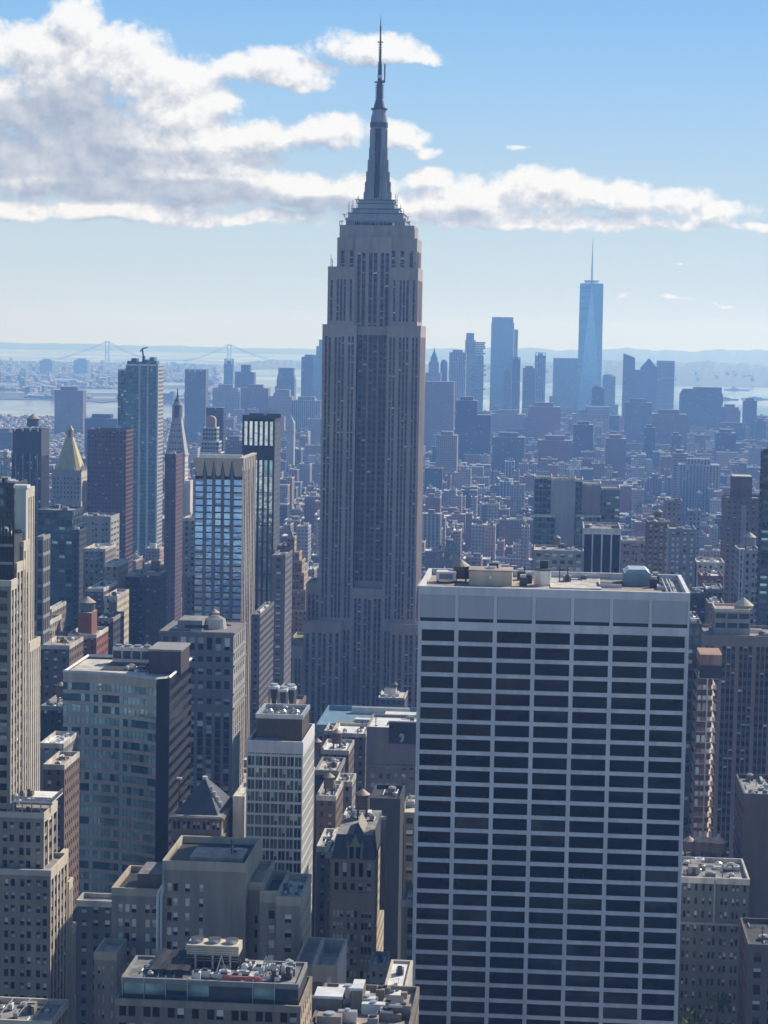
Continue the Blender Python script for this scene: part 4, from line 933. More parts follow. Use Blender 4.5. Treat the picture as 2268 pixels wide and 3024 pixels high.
    m = MB(); m.box(xa-lx, xb-lx, 8, 26, zt-.9, zb, wall('dark_penthouse', (.065,.055,.055)), ROOFD); m.box(xa-lx-.3, xb-lx+.3, 7.7, 26.3, zb, zb+.7, GREY); b.part('penthouse', m, 'dark brown penthouse box')
    xa, _ = at(300, 1965, Y+14); xb, _ = at(435, 1965, Y+14); m = MB(); m.box(xa-lx, xb-lx, 12, 36, zt-.9, zt-.6, ROOFD); b.part('roof_well', m)
    for q in range(4):
        xq = xa+3+q*3.6; m = MB(); m.box(xq-1.7-lx, xq+1.7-lx, 27, 32, zt+.5, zt+5.5, STEEL); m.cyl(xq-lx, 29.5, zt+5.5, zt+6.2, 1.4, 1.4, GREY, 12); m.box(xq-1.5-lx, xq+1.5-lx, 26.95, 27, zt+1.2, zt+4.2, DGREY); b.part('cooling_unit', m)
    b.clutter(xl+20, xd-6, Y+4, Y+30, zt-.8, 9, 2.2, 8)
    b.occ(xl, xd, Y-9, Y+D-7, zt); b.done()
curved_building()

# ------------------------------------------------------------------ blue mirrored tower with tan crown
def blue_tower():
    Y = 1030; D = 46; x0, z1 = at(577, 1350, Y); x1, _ = at(717, 1352, Y)
    b = Bld('residential_tower', 'slender tower of blue mirrored windows under a tan flared crown', 'tower', ((x0+x1)/2, Y, 0), vis=(560, 1400, 750, 1870)); W = x1-x0
    PIER = wall('taupe_precast', (.20,.185,.175)); TANP = wall('tan_precast', (.56,.46,.33)); SIDE = wall('side_precast', (.50,.45,.39))
    k = W/460.0; cols = [(2*k, 78*k), (110*k, 165*k), (196*k, 252*k), (282*k, 340*k), (374*k, 458*k)]
    zw = at(640, 1416, Y)[1]; rws = rows(0, zw, 3.28, .80, .1)
    b.front(x0, x1, Y, 0, zw+.3, cols, rws, PIER, sm=BLACK, rec=.5, srec=.25, pal=lambda a, z: 'blue' if z > 120 and random.random() < .8 else 'bluepale')
    b.west(x1, Y, Y+D, 0, z1-.6, even(D, 4.2, .62), rows(0, z1-6, 3.28, .72, .6), SIDE, sm=SIDE, rec=.4, srec=.1, pal='dark')
    b.plain(x0, x1, Y, Y+D, 0, z1-.6, PIER, 'es'); b.plain(x0, x1, Y+.6, Y+D, zw, z1-1, BLACK, 'n')
    b.roof(x0+.6, x1-.6, Y+1, Y+D, z1-1.5, ROOFG, 1.5, ROOFL)
    zc = at(640, 1406, Y)[1]; lx = b.loc.x
    for (a, c) in cols:      # flared crown panels
        m = MB(); f = .9 if c-a > 5.5*k*10 else .5; a_, c_ = x0+a-lx, x0+c-lx
        m.prism([(a_+.5,0),(c_-.5,0),(c_-.5,.6),(a_+.5,.6)], zc, z1, TANP, pts2=[(a_-f,-1.6),(c_+f,-1.6),(c_+f,-.6),(a_-f,-.6)]); b.part('crown_panel', m)
    for a in (94, 180, 267, 357): b.w.box(x0+(a-13)*k-lx, x0+(a+13)*k-lx, -.1, .6, zw-2, z1-3, PIER)
    for j in range(8): 
        yy = 1.5+j*5.8; b.w.box(x1-lx, x1-lx+.45, yy, yy+1.0, 0, z1, SIDE)
    m = MB(); m.box(-W/2+1, W/2-1, 6, 8, z1-1, z1+1.2, ROOFW); m.box(W/2-2, W/2+.3, -1, D, z1-.6, z1+.2, SIDE); b.part('crown_coping', m)
    b.clutter(x0+3, x1-3, Y+8, Y+30, z1-2, 6, 2.6, 3); b.occ(x0, x1, Y, Y+D, z1); b.done()
blue_tower()

# masonry block in front of it
def masonry_block():
    b = tower('office_building', 'dusky masonry block with cornices, low terrace roof and tall window strips below the blue tower', 471, 690, 1864, 880, 34, wall('dusky_stone', (.22,.20,.19)),
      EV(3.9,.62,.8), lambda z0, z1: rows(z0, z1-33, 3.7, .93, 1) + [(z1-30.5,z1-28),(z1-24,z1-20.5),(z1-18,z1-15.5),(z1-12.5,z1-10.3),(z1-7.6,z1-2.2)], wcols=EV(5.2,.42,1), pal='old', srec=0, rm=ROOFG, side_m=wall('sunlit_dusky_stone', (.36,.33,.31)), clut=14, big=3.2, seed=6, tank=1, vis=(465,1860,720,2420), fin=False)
    x0, x1, y0, y1, z1 = b.ext; lx = b.loc.x
    for zc, o in ((z1-8.9, .5), (z1-14, .6), (z1-26, .5), (z1-32, .7), (z1-.4, .5)): b.w.box(x0-lx-o*.3, x1-lx+o, -o, y1-y0+.1, zc-.4, zc+.3, MATS['dusky_stone'])
    m = MB(); m.box(x0-lx+7, x1-lx-14, 4, 20, z1-1, z1+4.2, GREY, ROOFG); m.box(x0-lx+10, x0-lx+20, 3.9, 4, z1+1, z1+2.4, BLACK); b.part('penthouse', m)
    m = MB(); m.cyl(x1-lx-10, 14, z1-1, z1+4, 5, 4.2, ROOFL, 16); m.cyl(x1-lx-10, 14, z1+4, z1+5.4, 4.2, 1.5, ROOFG, 16); b.part('plant_drum', m)
    b.done()
masonry_block()

# ------------------------------------------------------------------ glass tower with fins, crane on top
def fin_tower():
    Y = 2150; D = 30; b = Bld('residential_tower', 'tall teal glass tower with pale vertical fins and a jagged unfinished top', 'tower', (-380, Y, 0), vis=(340, 1060, 485, 1960))
    def xz(px, py, yy=Y): return at(px, py, yy)
    x0, zt = xz(372, 1075); x1, _ = xz(467, 1098); FC = wall('teal_spandrel', (.06,.165,.195), rough=.4, spec=.3)
    for (xa, xb, yy, zz, pal) in ((x0, x1, Y, zt, 'tealf'), (xz(346, 1090)[0], x0, Y+4, xz(350, 1090, Y+4)[1], 'teald')):
        b.front(xa, xb, yy, 0, zz, even(xb-xa, 2.8, .86), rows(0, zz, 4.1, .66, 1), FC, rec=.2, pal=pal, reveal=False); b.plain(xa, xb, yy, yy+D, 0, zz, FC, 'es'); b.roof(xa, xb, yy, yy+D, zz, ROOFD, 1, STEEL)
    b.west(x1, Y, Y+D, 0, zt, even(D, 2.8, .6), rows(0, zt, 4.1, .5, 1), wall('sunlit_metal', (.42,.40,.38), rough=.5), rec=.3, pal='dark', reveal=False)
    for (pa, pb) in ((409,416),(434,440),(463,467.5)):
        xa, za = xz(pa, 1085, Y-1); xb, _ = xz(pb, 1085, Y-1); m = MB(); m.box(xa+380, xb+380, -1.6, 0, 0, za+4, wall('pale_fin', (.36,.42,.47), rough=.45)); b.part('fin', m)
    rr = random.Random(5)
    for (pa, pb, py, dy) in ((374,384,1066,5),(386,402,1058,3),(402,418,1068,6),(418,436,1062,9),(440,456,1055,4),(452,463,1066,1),(455,467,1080,.5)):
        xa, za = xz(pa, py, Y+dy); xb, _ = xz(pb, py, Y+dy); m = MB(); m.prism([(xa+380,dy),(xb+380,dy),(xb+380,dy+14),(xa+380,dy+14)], zt-1.5, za, rr.choice([G_TEALD, DGREY, FC]), ROOFD, pts2=[(xa+380+.5,dy+1),(xb+380-.3,dy),(xb+380,dy+14),(xa+380,dy+13)]); b.part('crown_piece', m)
    b.occ(xz(346, 1090)[0], x1, Y, Y+D, zt); b.done()
    o = bpy.data.objects.new('tower_crane', None); C.objects.link(o); xa, za = xz(424, 1065, Y+10); o.location = (xa, Y+10, za-6); tag(o, 'small dark crane perched on top of the teal glass tower', 'crane')
    m = MB(); m.bar((0,0,0),(0,0,9),.9,DGREY); m.build('mast', o); m = MB(); m.bar((0,0,9),(-1.5,0,18),.6,DGREY); m.bar((-1.5,0,18),(4,0,19.5),.45,DGREY); m.bar((-1.5,0,18),(-3.5,0,15),.4,DGREY); m.build('jib', o)
    m = MB(); m.box(-1.2,1.4,-1.2,1.2,8,10.5,DGREY); m.build('cab', o)
fin_tower()

def crown_dark():
    b = tower('office_tower', 'dark ribbed tower with a blank mechanical top and a round roof tank at the left', 37, 122, 1268, 1500, 24, DGREY, EV(3.2,.55), lambda z0, z1: rows(z0, z1-42, 3.8, .6, 1) + rows(z1-39, z1-18, 3.8, .66, 1), rm=ROOFD, pal='teald', srec=.25, sm=BLACK, clut=5, vis=(20,1260,150,1640), fin=False)
    x0, x1, y0, y1, z1 = b.ext; lx = b.loc.x; w = (x1-x0)
    for j in range(9): b.w.box(x0-lx+w*j/8-.35, x0-lx+w*j/8+.35, -.7, -.02, 0, z1-17, GREY if j % 2 else DGREY)
    for q in (.08,.36,.62,.88): b.w.box(x0-lx+w*q-.5, x0-lx+w*q+.5, -.3, .2, z1-1.2, z1+.7, WUNIT)
    b.tank(x0+w*.58, y0+12, z1-1, 4.6, 5.5, 3, m=wall('grey_tank', (.20,.22,.25)))
    b.done()
crown_dark()

def gold_pyramid():
    Y = 1800; b = Bld('office_tower', 'pale stone tower crowned by a gilded pyramid roof with lantern', 'tower', (-420, Y, 0), vis=(140, 1370, 275, 1560))
    ST = wall('pale_tower_stone', (.36,.34,.32)); x0, z1 = at(152, 1388, Y); x1, _ = at(240, 1390, Y); D = x1-x0; lx = b.loc.x
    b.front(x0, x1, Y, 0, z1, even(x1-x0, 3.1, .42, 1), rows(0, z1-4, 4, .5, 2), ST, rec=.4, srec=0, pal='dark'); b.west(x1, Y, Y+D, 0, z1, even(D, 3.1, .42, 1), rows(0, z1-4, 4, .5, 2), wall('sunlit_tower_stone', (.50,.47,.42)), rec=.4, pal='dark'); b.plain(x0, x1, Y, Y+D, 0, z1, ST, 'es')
    xb, zb = at(266, 1420, Y+8); b.plain(x1, xb, Y+8, Y+D, 0, zb, ST); b.roof(x1, xb, Y+8, Y+D, zb, ROOFL, .5, ST)
    xa0, za0 = at(150, 1480, Y-6); b.front(xa0, x1+1, Y-6, 0, za0, even(x1+1-xa0, 3.1, .45, 1), rows(0, za0-1, 4, .5, 2), ST, rec=.4, pal='old'); b.plain(xa0, x1+1, Y-6, Y, 0, za0, ST, 'ew'); b.roof(xa0, x1+1, Y-6, Y, za0, ROOFL, .6, ST)
    for j in range(7): b.w.box(x0-lx+D*j/6.4, x0-lx+D*j/6.4+1, -.6, 0, z1-8, z1-4.5, ST)
    for q in (.0,.25,.5,.75,1.0): b.w.pyr(x0-lx+D*q-1, x0-lx+D*q+1, -.5, 1.5, z1-.3, z1+4, ST)
    for q in (.15,.4,.65,.9): b.w.pyr(x1-lx-1.2, x1-lx+1.2, D*q-1.2, D*q+1.2, z1-.3, z1+7-4*q, ST)
    r = MB(); za = at(200, 1292, Y+D/2)[1]; h = D/2-1.2; cx = (x0+x1)/2-lx; cyy = D/2
    def oct_(r_, ch): return [(cx-r_+ch,cyy-r_),(cx+r_-ch,cyy-r_),(cx+r_,cyy-r_+ch),(cx+r_,cyy+r_-ch),(cx+r_-ch,cyy+r_),(cx-r_+ch,cyy+r_),(cx-r_,cyy+r_-ch),(cx-r_,cyy-r_+ch)]
    r.prism(oct_(h,3.4), z1, za, GOLD, pts2=oct_(3.0,.8)); b.part('gilded_roof', r)
    l = MB(); zt = at(201, 1243, Y+D/2)[1]; zl = za+(zt-za)*.45
    for sx in (-1,1):
        for sy in (-1,1): l.box(cx+sx*2.2-.5, cx+sx*2.2+.5, cyy+sy*2.2-.5, cyy+sy*2.2+.5, za, zl, GOLD)
    l.box(cx-1.2,cx+1.2,cyy-1.2,cyy+1.2,za,zl,wall('dark_gilding', (.25,.17,.08))); l.pyr(cx-2.9,cx+2.9,cyy-2.9,cyy+2.9,zl,zl+(zt-zl)*.5,GOLD,.25); l.bar((cx,cyy,zl+(zt-zl)*.45),(cx,cyy,zt),.55,GOLD,.1); b.part('lantern', l)
    b.occ(x0, xb, Y, Y+D, z1); b.done(60)
gold_pyramid()

tower('office_tower', 'broad dark brown flat topped tower behind the gold pyramid roof', 258, 373, 1268, 1760, 30, wall('dark_brown_metal', (.12,.062,.052), rough=.6), EV(3.0,.6), RW(3.7,.55), rm=ROOFD, pal='dark', clut=2, vis=(255,1290,373,1530), rec=.25, reveal=False)
tower('office_building', 'plain pale grey masonry building with few windows below the brown flat topped tower', 231, 327, 1524, 1380, 28, wall('pale_grey_brick', (.36,.34,.33)), lambda W: bays(W, [2,2,2], 3.0, .9, 2.2), RW(3.9,.42,4), pal='old', clut=7, vis=(228,1520,335,1690), seed=2)
tower('office_tower', 'dark angular glass building with teal panels left of the plain pale masonry building', 110, 214, 1506, 1240, 30, wall('dark_teal_panel', (.06,.08,.095), rough=.4), EV(4.0,.8), RW(4.2,.75), pal='teald', clut=5, rec=.2, reveal=False, vis=(105,1500,235,1800), rm=ROOFG)
tower('apartment_building', 'dark narrow shaft attached right of the dark angular glass building', 212, 234, 1565, 1230, 20, NAVY, EV(3.2,.4), RW(3.6,.5), pal='dark', clut=3, vis=(205,1560,240,1800))
tower('apartment_tower', 'narrow maroon slab squeezed between the teal glass tower and the clock tower', 487, 520, 1341, 1600, 30, wall('maroon_brick', (.115,.075,.08)), EV(5,.35), RW(3.4,.4), pal='dark', clut=3, vis=(485,1340,520,1850))

def clock_tower():
    Y = 2080; b = Bld('clock_tower', 'slender white stone tower with a steep pyramid top and cupola', 'tower', (-380, Y, 0), vis=(480, 1330, 560, 1800))
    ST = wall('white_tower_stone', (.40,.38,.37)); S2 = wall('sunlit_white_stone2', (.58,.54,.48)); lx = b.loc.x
    x0, z1 = at(489, 1340, Y); x1, _ = at(546, 1341, Y); D = x1-x0; cx = (x0+x1)/2-lx; cyy = D/2
    b.front(x0, x1, Y, 0, z1, bays(D, [2,2,2], 2.4, .8), rows(0, z1-6, 4.2, .5, 2), ST, rec=.4, pal='old', reveal=False); b.west(x1, Y, Y+D, 0, z1, bays(D, [2,2,2], 2.4, .8), rows(0, z1-6, 4.2, .5, 2), S2, rec=.4, pal='old', reveal=False); b.plain(x0, x1, Y, Y+D, 0, z1, ST, 'es')
    b.w.box(x0-lx-.8, x1-lx+.8, -.8, D+.8, z1-2, z1, ST)
    xr, zr = at(562, 1420, Y+4); b.plain(x1, xr, Y+4, Y+D, 0, zr, S2); b.roof(x1, xr, Y+4, Y+D, zr, ROOFL, .5, S2)
    za = at(521, 1235, Y+D/2)[1]; zt = at(522, 1145, Y+D/2)[1]
    r = MB(); r.pyr(x0-lx, x1-lx, 0, D, z1, za, ST, .46)
    for j in range(5):
        f = .12+.17*j; e = D/2*(1-f*.54)
        for q in range(5-j//2): r.box(cx-e*.7+q*e*1.4/(4.4-j//2), cx-e*.7+q*e*1.4/(4.4-j//2)+1.0, cyy-e-.3, cyy-e+.8, z1+(za-z1)*f, z1+(za-z1)*f+1.6, G_DARK)
    b.part('spire_roof', r)
    c = MB(); h = D*.2; zc = za+(zt-za)*.42
    for sx in (-1,1):
        for sy in (-1,1): c.box(cx+sx*h-.7, cx+sx*h+.7, cyy+sy*h-.7, cyy+sy*h+.7, za, zc, ST)
    c.box(cx-h*.6,cx+h*.6,cyy-h*.6,cyy+h*.6,za,zc,DGREY); c.box(cx-h*1.3,cx+h*1.3,cyy-h*1.3,cyy+h*1.3,za-.6,za+.4,ST); c.box(cx-h*1.3,cx+h*1.3,cyy-h*1.3,cyy+h*1.3,zc,zc+.8,ST)
    c.cyl(cx,cyy,zc+.8,zc+4,h*1.05,h*.9,ST,12); c.cyl(cx,cyy,zc+4,zc+7.5,h*.9,h*.35,DGREY,12); c.bar((cx,cyy,zc+7),(cx,cyy,zt),.8,DGREY,.15); b.part('cupola', c)
    b.occ(x0, x1, Y, Y+D, z1); b.done(60)
clock_tower()

def rounded_crown():
    Y = 2000; b = Bld('apartment_tower', 'stacked greenish glass tower ending in a tan rounded crown', 'tower', (-300, Y, 0), vis=(585, 1255, 655, 1350))
    lx = b.loc.x; GL = wall('greenish_panel', (.30,.34,.31), rough=.5)
    for (pa, pb, py, dy, dep) in ((590,652,1335,0,20),(594,646,1303,2,18),(598,640,1262,4,16)):
        x0, z1 = at(pa, py, Y+dy); x1, _ = at(pb, py, Y+dy); b.front(x0, x1, Y+dy, 0 if dy == 0 else z1-16, z1, even(x1-x0, 2.6, .7), rows(0 if dy == 0 else z1-15, z1, 4, .55, 1.2), GL, rec=.25, pal='dark', reveal=False); b.west(x1, Y+dy, Y+dy+dep, 0 if dy == 0 else z1-16, z1, even(dep, 2.6, .7), rows(0 if dy == 0 else z1-15, z1, 4, .55, 1.2), GL, rec=.25, pal='dark', reveal=False); b.plain(x0, x1, Y+dy, Y+dy+dep, 0, z1, GL, 'es'); b.roof(x0, x1, Y+dy, Y+dy+dep, z1, ROOFL, .6, WHITE)
    xa, za = at(609, 1262, Y+6); xb, zt = at(636, 1228, Y+6); m = MB(); W = xb-xa; n = 8
    prof = [(0, za), (0, za+(zt-za)*.9)] + [(W*.35+W*.65*math.sin(i/n*math.pi/2), za+(zt-za)*(.62+.38*math.cos(i/n*math.pi/2))) for i in range(n+1)] + [(W, za)]
    v0 = [(xa-lx+a, 6, z) for a, z in prof]; v1 = [(xa-lx+a, 14, z) for a, z in prof]; TC = wall('tan_crown', (.40,.30,.22))
    m.poly(v0, TC); m.poly(v1[::-1], TC)
    for i in range(len(prof)): j = (i+1) % len(prof); m.poly([v0[i], v0[j], v1[j], v1[i]], TC)
    b.part('crown', m); b.occ(at(598,1262,Y)[0], at(640,1262,Y)[0], Y, Y+20, za); b.done(40)
rounded_crown()

def black_frame_tower():
    b = tower('residential_tower', 'black framed tower with six full height strips of silver glass', 716, 812, 1236, 1350, 30, BLACK, lambda W: even(W, W/6, .60, .6), lambda z0, z1: [(a, c) for a, c in rows(z0, z1-26, 10.5, .965, .3)] + [(z1-17, z1-1.2)], wcols=EV(5,.25), wrows=RW(3.6,.4), rm=ROOFD, pal='silver', side_pal='dark', srec=.05, rec=.7, side_m=wall('grey_blue_flank', (.10,.11,.13)), clut=0, vis=(712,1230,812,1720), fin=False)
    x0, x1, y0, y1, z1 = b.ext; lx = b.loc.x; m = MB()
    for a, c, e, f in ((x0, x1, 0, .4), (x0, x1, 29, 29.4)): m.box(a-lx, c-lx, e, f, z1, z1+2.4, DGREY)
    m.bar((x0-lx+10,15,z1),(x0-lx+16,18,z1+6),.4,STEEL); m.box(x0-lx+4,x1-lx-4,6,24,z1-1,z1+1,GREY); b.part('crown_frame', m); b.done()
black_frame_tower()
tower('office_building', 'tall blue grey slab directly below the black framed tower', 803, 843, 1640, 1120, 30, wall('blue_grey_brick', (.17,.165,.18)), EV(4.4,.4,.6), RW(3.6,.5), pal='old', clut=4, vis=(800,1640,845,2200))
tower('office_building', 'dark slab with fine diagonal-looking floor lines beside the blue mirrored tower', 742, 768, 1815, 1000, 50, wall('dusky_brick', (.15,.14,.15)), EV(3.4,.35), RW(3.4,.5), wcols=EV(3.2,.6), pal='dark', clut=4, vis=(740,1815,805,2200), rm=ROOFW)

def stepped_brick():
    Y = 1330; b = Bld('apartment_tower', 'orange tan stepped brick tower left of the big stone skyscraper', 'tower', (-190, Y, 0), vis=(815, 1580, 910, 1920))
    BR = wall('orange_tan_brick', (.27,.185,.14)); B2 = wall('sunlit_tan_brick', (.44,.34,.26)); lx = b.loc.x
    for k, (pa, pb, py, dy, dep) in enumerate(((846,870,1585,12,10),(844,884,1630,9,14),(842,892,1655,6,18),(836,898,1690,4,22),(834,903,1740,2,26),(832,907,1800,0,30))):
        x0, z1 = at(pa, py, Y+dy); x1, _ = at(pb, py, Y+dy); z0 = z1-14 if k < 5 else 0; rws = rows(z0, z1, 3.4, .5, 1.4)
        b.front(x0, x1, Y+dy, z0, z1, even(x1-x0, 2.6, .42, .4), rws, BR, pal='old', rec=.35); b.west(x1, Y+dy, Y+dy+dep, z0, z1, even(dep, 3, .42, .3), rws, B2, pal='old', rec=.35); b.plain(x0, x1, Y+dy, Y+dy+dep, z0, z1, BR, 'es'); b.roof(x0, x1, Y+dy, Y+dy+dep, z1, ROOFT, .8, B2)
    x, z = at(858, 1585, Y+16); m = MB(); m.pyr(x-lx-2.4, x-lx+2.4, 14, 19, z-1, z+5, COPPER); b.part('roof_cap', m)
    b.occ(at(842,1650,Y)[0], at(903,1740,Y)[0], Y, Y+30, at(870,1640,Y)[1]); b.done()
stepped_brick()
tower('apartment_building', 'brown brick building attached left of the orange tan stepped tower', 818, 846, 1612, 1340, 20, BROWN, EV(3,.42,.4), RW(3.4,.5), pal='old', clut=3, vis=(815,1610,846,1860), rm=ROOFL)
# ------------------------------------------------------------------ middle ground, below the stone skyscraper
def white_grid_tower():
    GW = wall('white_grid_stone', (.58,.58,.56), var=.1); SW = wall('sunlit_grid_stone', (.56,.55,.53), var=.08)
    b = tower('office_tower', 'white gridded office tower with green tinted windows and a dark roof screen', 729, 895, 2188, 620, 30, GW, lambda W: bays(W, [2]*7, .34, .10, .35), RW(3.55,.80,1.0), pal='grid', rm=ROOFG, side_m=SW, wcols=EV(2.2,.5,.3), srec=0, rec=.4, clut=0, vis=(725,2180,935,2620), fin=False, pm=WHITE, parapet=3.0)
    x0, x1, y0, y1, z1 = b.ext; lx = b.loc.x; m = MB()
    xa, za = at(758, 2118, 627); xb, _ = at(892, 2118, 627); DS = wall('olive_louvre_screen', (.10,.095,.075), rough=.5)
    m.box(xa-lx, xb-lx, 7, 25, z1-3, za, DS, ROOFD); 
    for q in range(26): m.box(xa-lx+(xb-xa)*q/25-.08, xa-lx+(xb-xa)*q/25+.08, 6.8, 7, z1+.5, za, BROWN)
    for (a, c, e, f) in ((xa-.3,xb+.3,6.7,7.5),(xa-.3,xb+.3,24.5,25.3),(xa-.3,xa+.5,7.5,24.5),(xb-.5,xb+.3,7.5,24.5)): m.box(a-lx,c-lx,e,f,za-.2,za+1.1,STEEL)
    b.part('plant_screen', m, 'dark olive louvred roof screen')
    for q in range(3):
        xq = xa+3+q*4; m = MB(); m.cyl(xq-lx, 15, za, za+.8, 1.1, 1.1, WUNIT, 12); m.cyl(xq-lx,15,za+.8,za+1.3,.9,.4,STEEL,10); b.part('roof_fan', m)
    m = MB(); m.box(x0-lx+1.5, x1-lx-8, 2, 6.5, z1-3, z1-.2, wall('blue_grey_cladding2', (.22,.25,.29))); b.part('plant_room', m)
    b.clutter(x1-5, x1-1.5, y0+3, y1-3, z1-2.8, 6, 1.8, 5); b.clutter(xa+2, xb-2, y0+9, y0+22, za+.2, 5, 1.6, 8); b.done()
white_grid_tower()

def tower_with_cooling():
    b = tower('office_building', 'low red brick roofed building carrying white cooling towers behind the dark roof screen', 770, 880, 2086, 730, 24, BROWN, EV(3,.45,.4), RW(3.6,.5), pal='old', clut=0, vis=(700,2080,880,2120), fin=False, rm=ROOFT)
    x0, x1, y0, y1, z1 = b.ext; lx = b.loc.x
    for (pa, pb, py, dy) in ((792,822,2028,6),(822,848,2036,4),(845,872,2030,8)):
        xa, za = at(pa, py, y0+dy); xb, _ = at(pb, py, y0+dy); m = MB(); m.box(xa-lx, xb-lx, dy, dy+4, za-.9, za, WUNIT)
        for sx in (xa-lx+.2, xb-lx-.2): m.bar((sx,dy+.4,z1-1),(sx,dy+.4,za-.9),.16,STEEL); m.bar((sx,dy+3.6,z1-1),(sx,dy+3.6,za-.9),.16,STEEL)
        m.cyl((xa+xb)/2-lx, dy+2.5, za, za+.8, 1.4, 1.4, STEEL, 12); m.cyl((xa+xb)/2-lx, dy+2.5, z1-1, za-1.0, .8, 1.3, DGREY, 12); b.part('cooling_tower', m)
    b.done()
tower_with_cooling()

def pyramid_house():
    Y = 680; b = Bld('office_building', 'brown stone building with a steep dark slate pyramid roof', 'building', (-75, Y, 0), vis=(500, 2290, 695, 2530)); lx = b.loc.x
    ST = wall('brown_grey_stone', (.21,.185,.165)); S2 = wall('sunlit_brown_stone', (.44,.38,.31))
    x0, z1 = at(505, 2410, Y); x1, _ = at(655, 2412, Y); D = 26
    rws = rows(0, z1-13, 3.7, .5, 1) + [(z1-10.2, z1-7.8), (z1-4.2, z1-1.2)]
    b.front(x0, x1, Y, 0, z1, bays(x1-x0, [2,2,2,2,2], 1.0, .4, .8), rws, ST, pal='old', rec=.4); b.west(x1, Y, Y+D, 0, z1, bays(D, [2]*6, 1.3, .5, .8), rws, S2, pal='dark', rec=.4); b.plain(x0, x1, Y, Y+D, 0, z1, ST, 'es')
    for zc in (z1-12, z1-6.2, z1-.3): b.w.box(x0-lx-.4, x1-lx+.7, -.7, D+.3, zc-.5, zc+.3, ST)
    for q in range(5): xx = x0+(x1-x0)*(q+.5)/5-lx; b.w.cyl(xx, -.1, z1-1.4, z1-.6, 1.2, 1.2, ST, 8)
    b.r.box(x0-lx+.1, x1-lx-.1, .1, D-.1, z1, z1+.25, ROOFG); xa, za = at(604, 2302, Y+11)
    r = MB(); xl, _ = at(519, 2388, Y+3); xr, _ = at(645, 2388, Y+3); r.prism([(xl-lx,2),(xr-lx,2),(xr-lx+2.5,D-2),(xl-lx,D-2)], z1+.2, za, SLATE, pts2=[(xa-lx-.5,11),(xa-lx+.5,11),(xa-lx+.8,13),(xa-lx-.5,13)]); o = b.part('slate_roof', r)
    m = MB()
    for j in range(4): 
        f = .25+.17*j; xx = (xr-lx)+(xa-xr)*f+1.1; m.box(xx-.3, xx+.7, 8, 9.6, z1+(za-z1)*f-.7, z1+(za-z1)*f+.8, STEEL)
    m.build('roof_light', o)
    t = MB(); t.cyl(xa-lx, 12, za-.3, za+.9, .9, .9, WUNIT, 10); b.part('finial', t)
    b.clutter(x0+1, x0+4, Y+4, Y+18, z1+.3, 5, 1.6, 3); xq, zq = at(530, 2310, Y+14); 
    m = MB(); m.bar((x0-lx+1,9,z1),(x0-lx+1,9,z1+11),.15,DGREY); m.bar((x0-lx+1,9,z1+8),(xa-lx-1,12,za-1),.1,DGREY); m.box(x0-lx+.2,x0-lx+1.8,8.6,9.4,z1+10.4,z1+11,WUNIT); b.part('aerial_mast', m)
    b.occ(x0, x1, Y, Y+D, z1); b.done()
pyramid_house()
tower('office_building', 'pale blank walled box between the slate pyramid roof and the white gridded tower', 688, 722, 2352, 690, 22, ROOFL, lambda W: [], RW(3.6,.5), wcols=lambda W: [], pal='old', clut=0, rm=ROOFL, vis=(685,2350,722,2400))

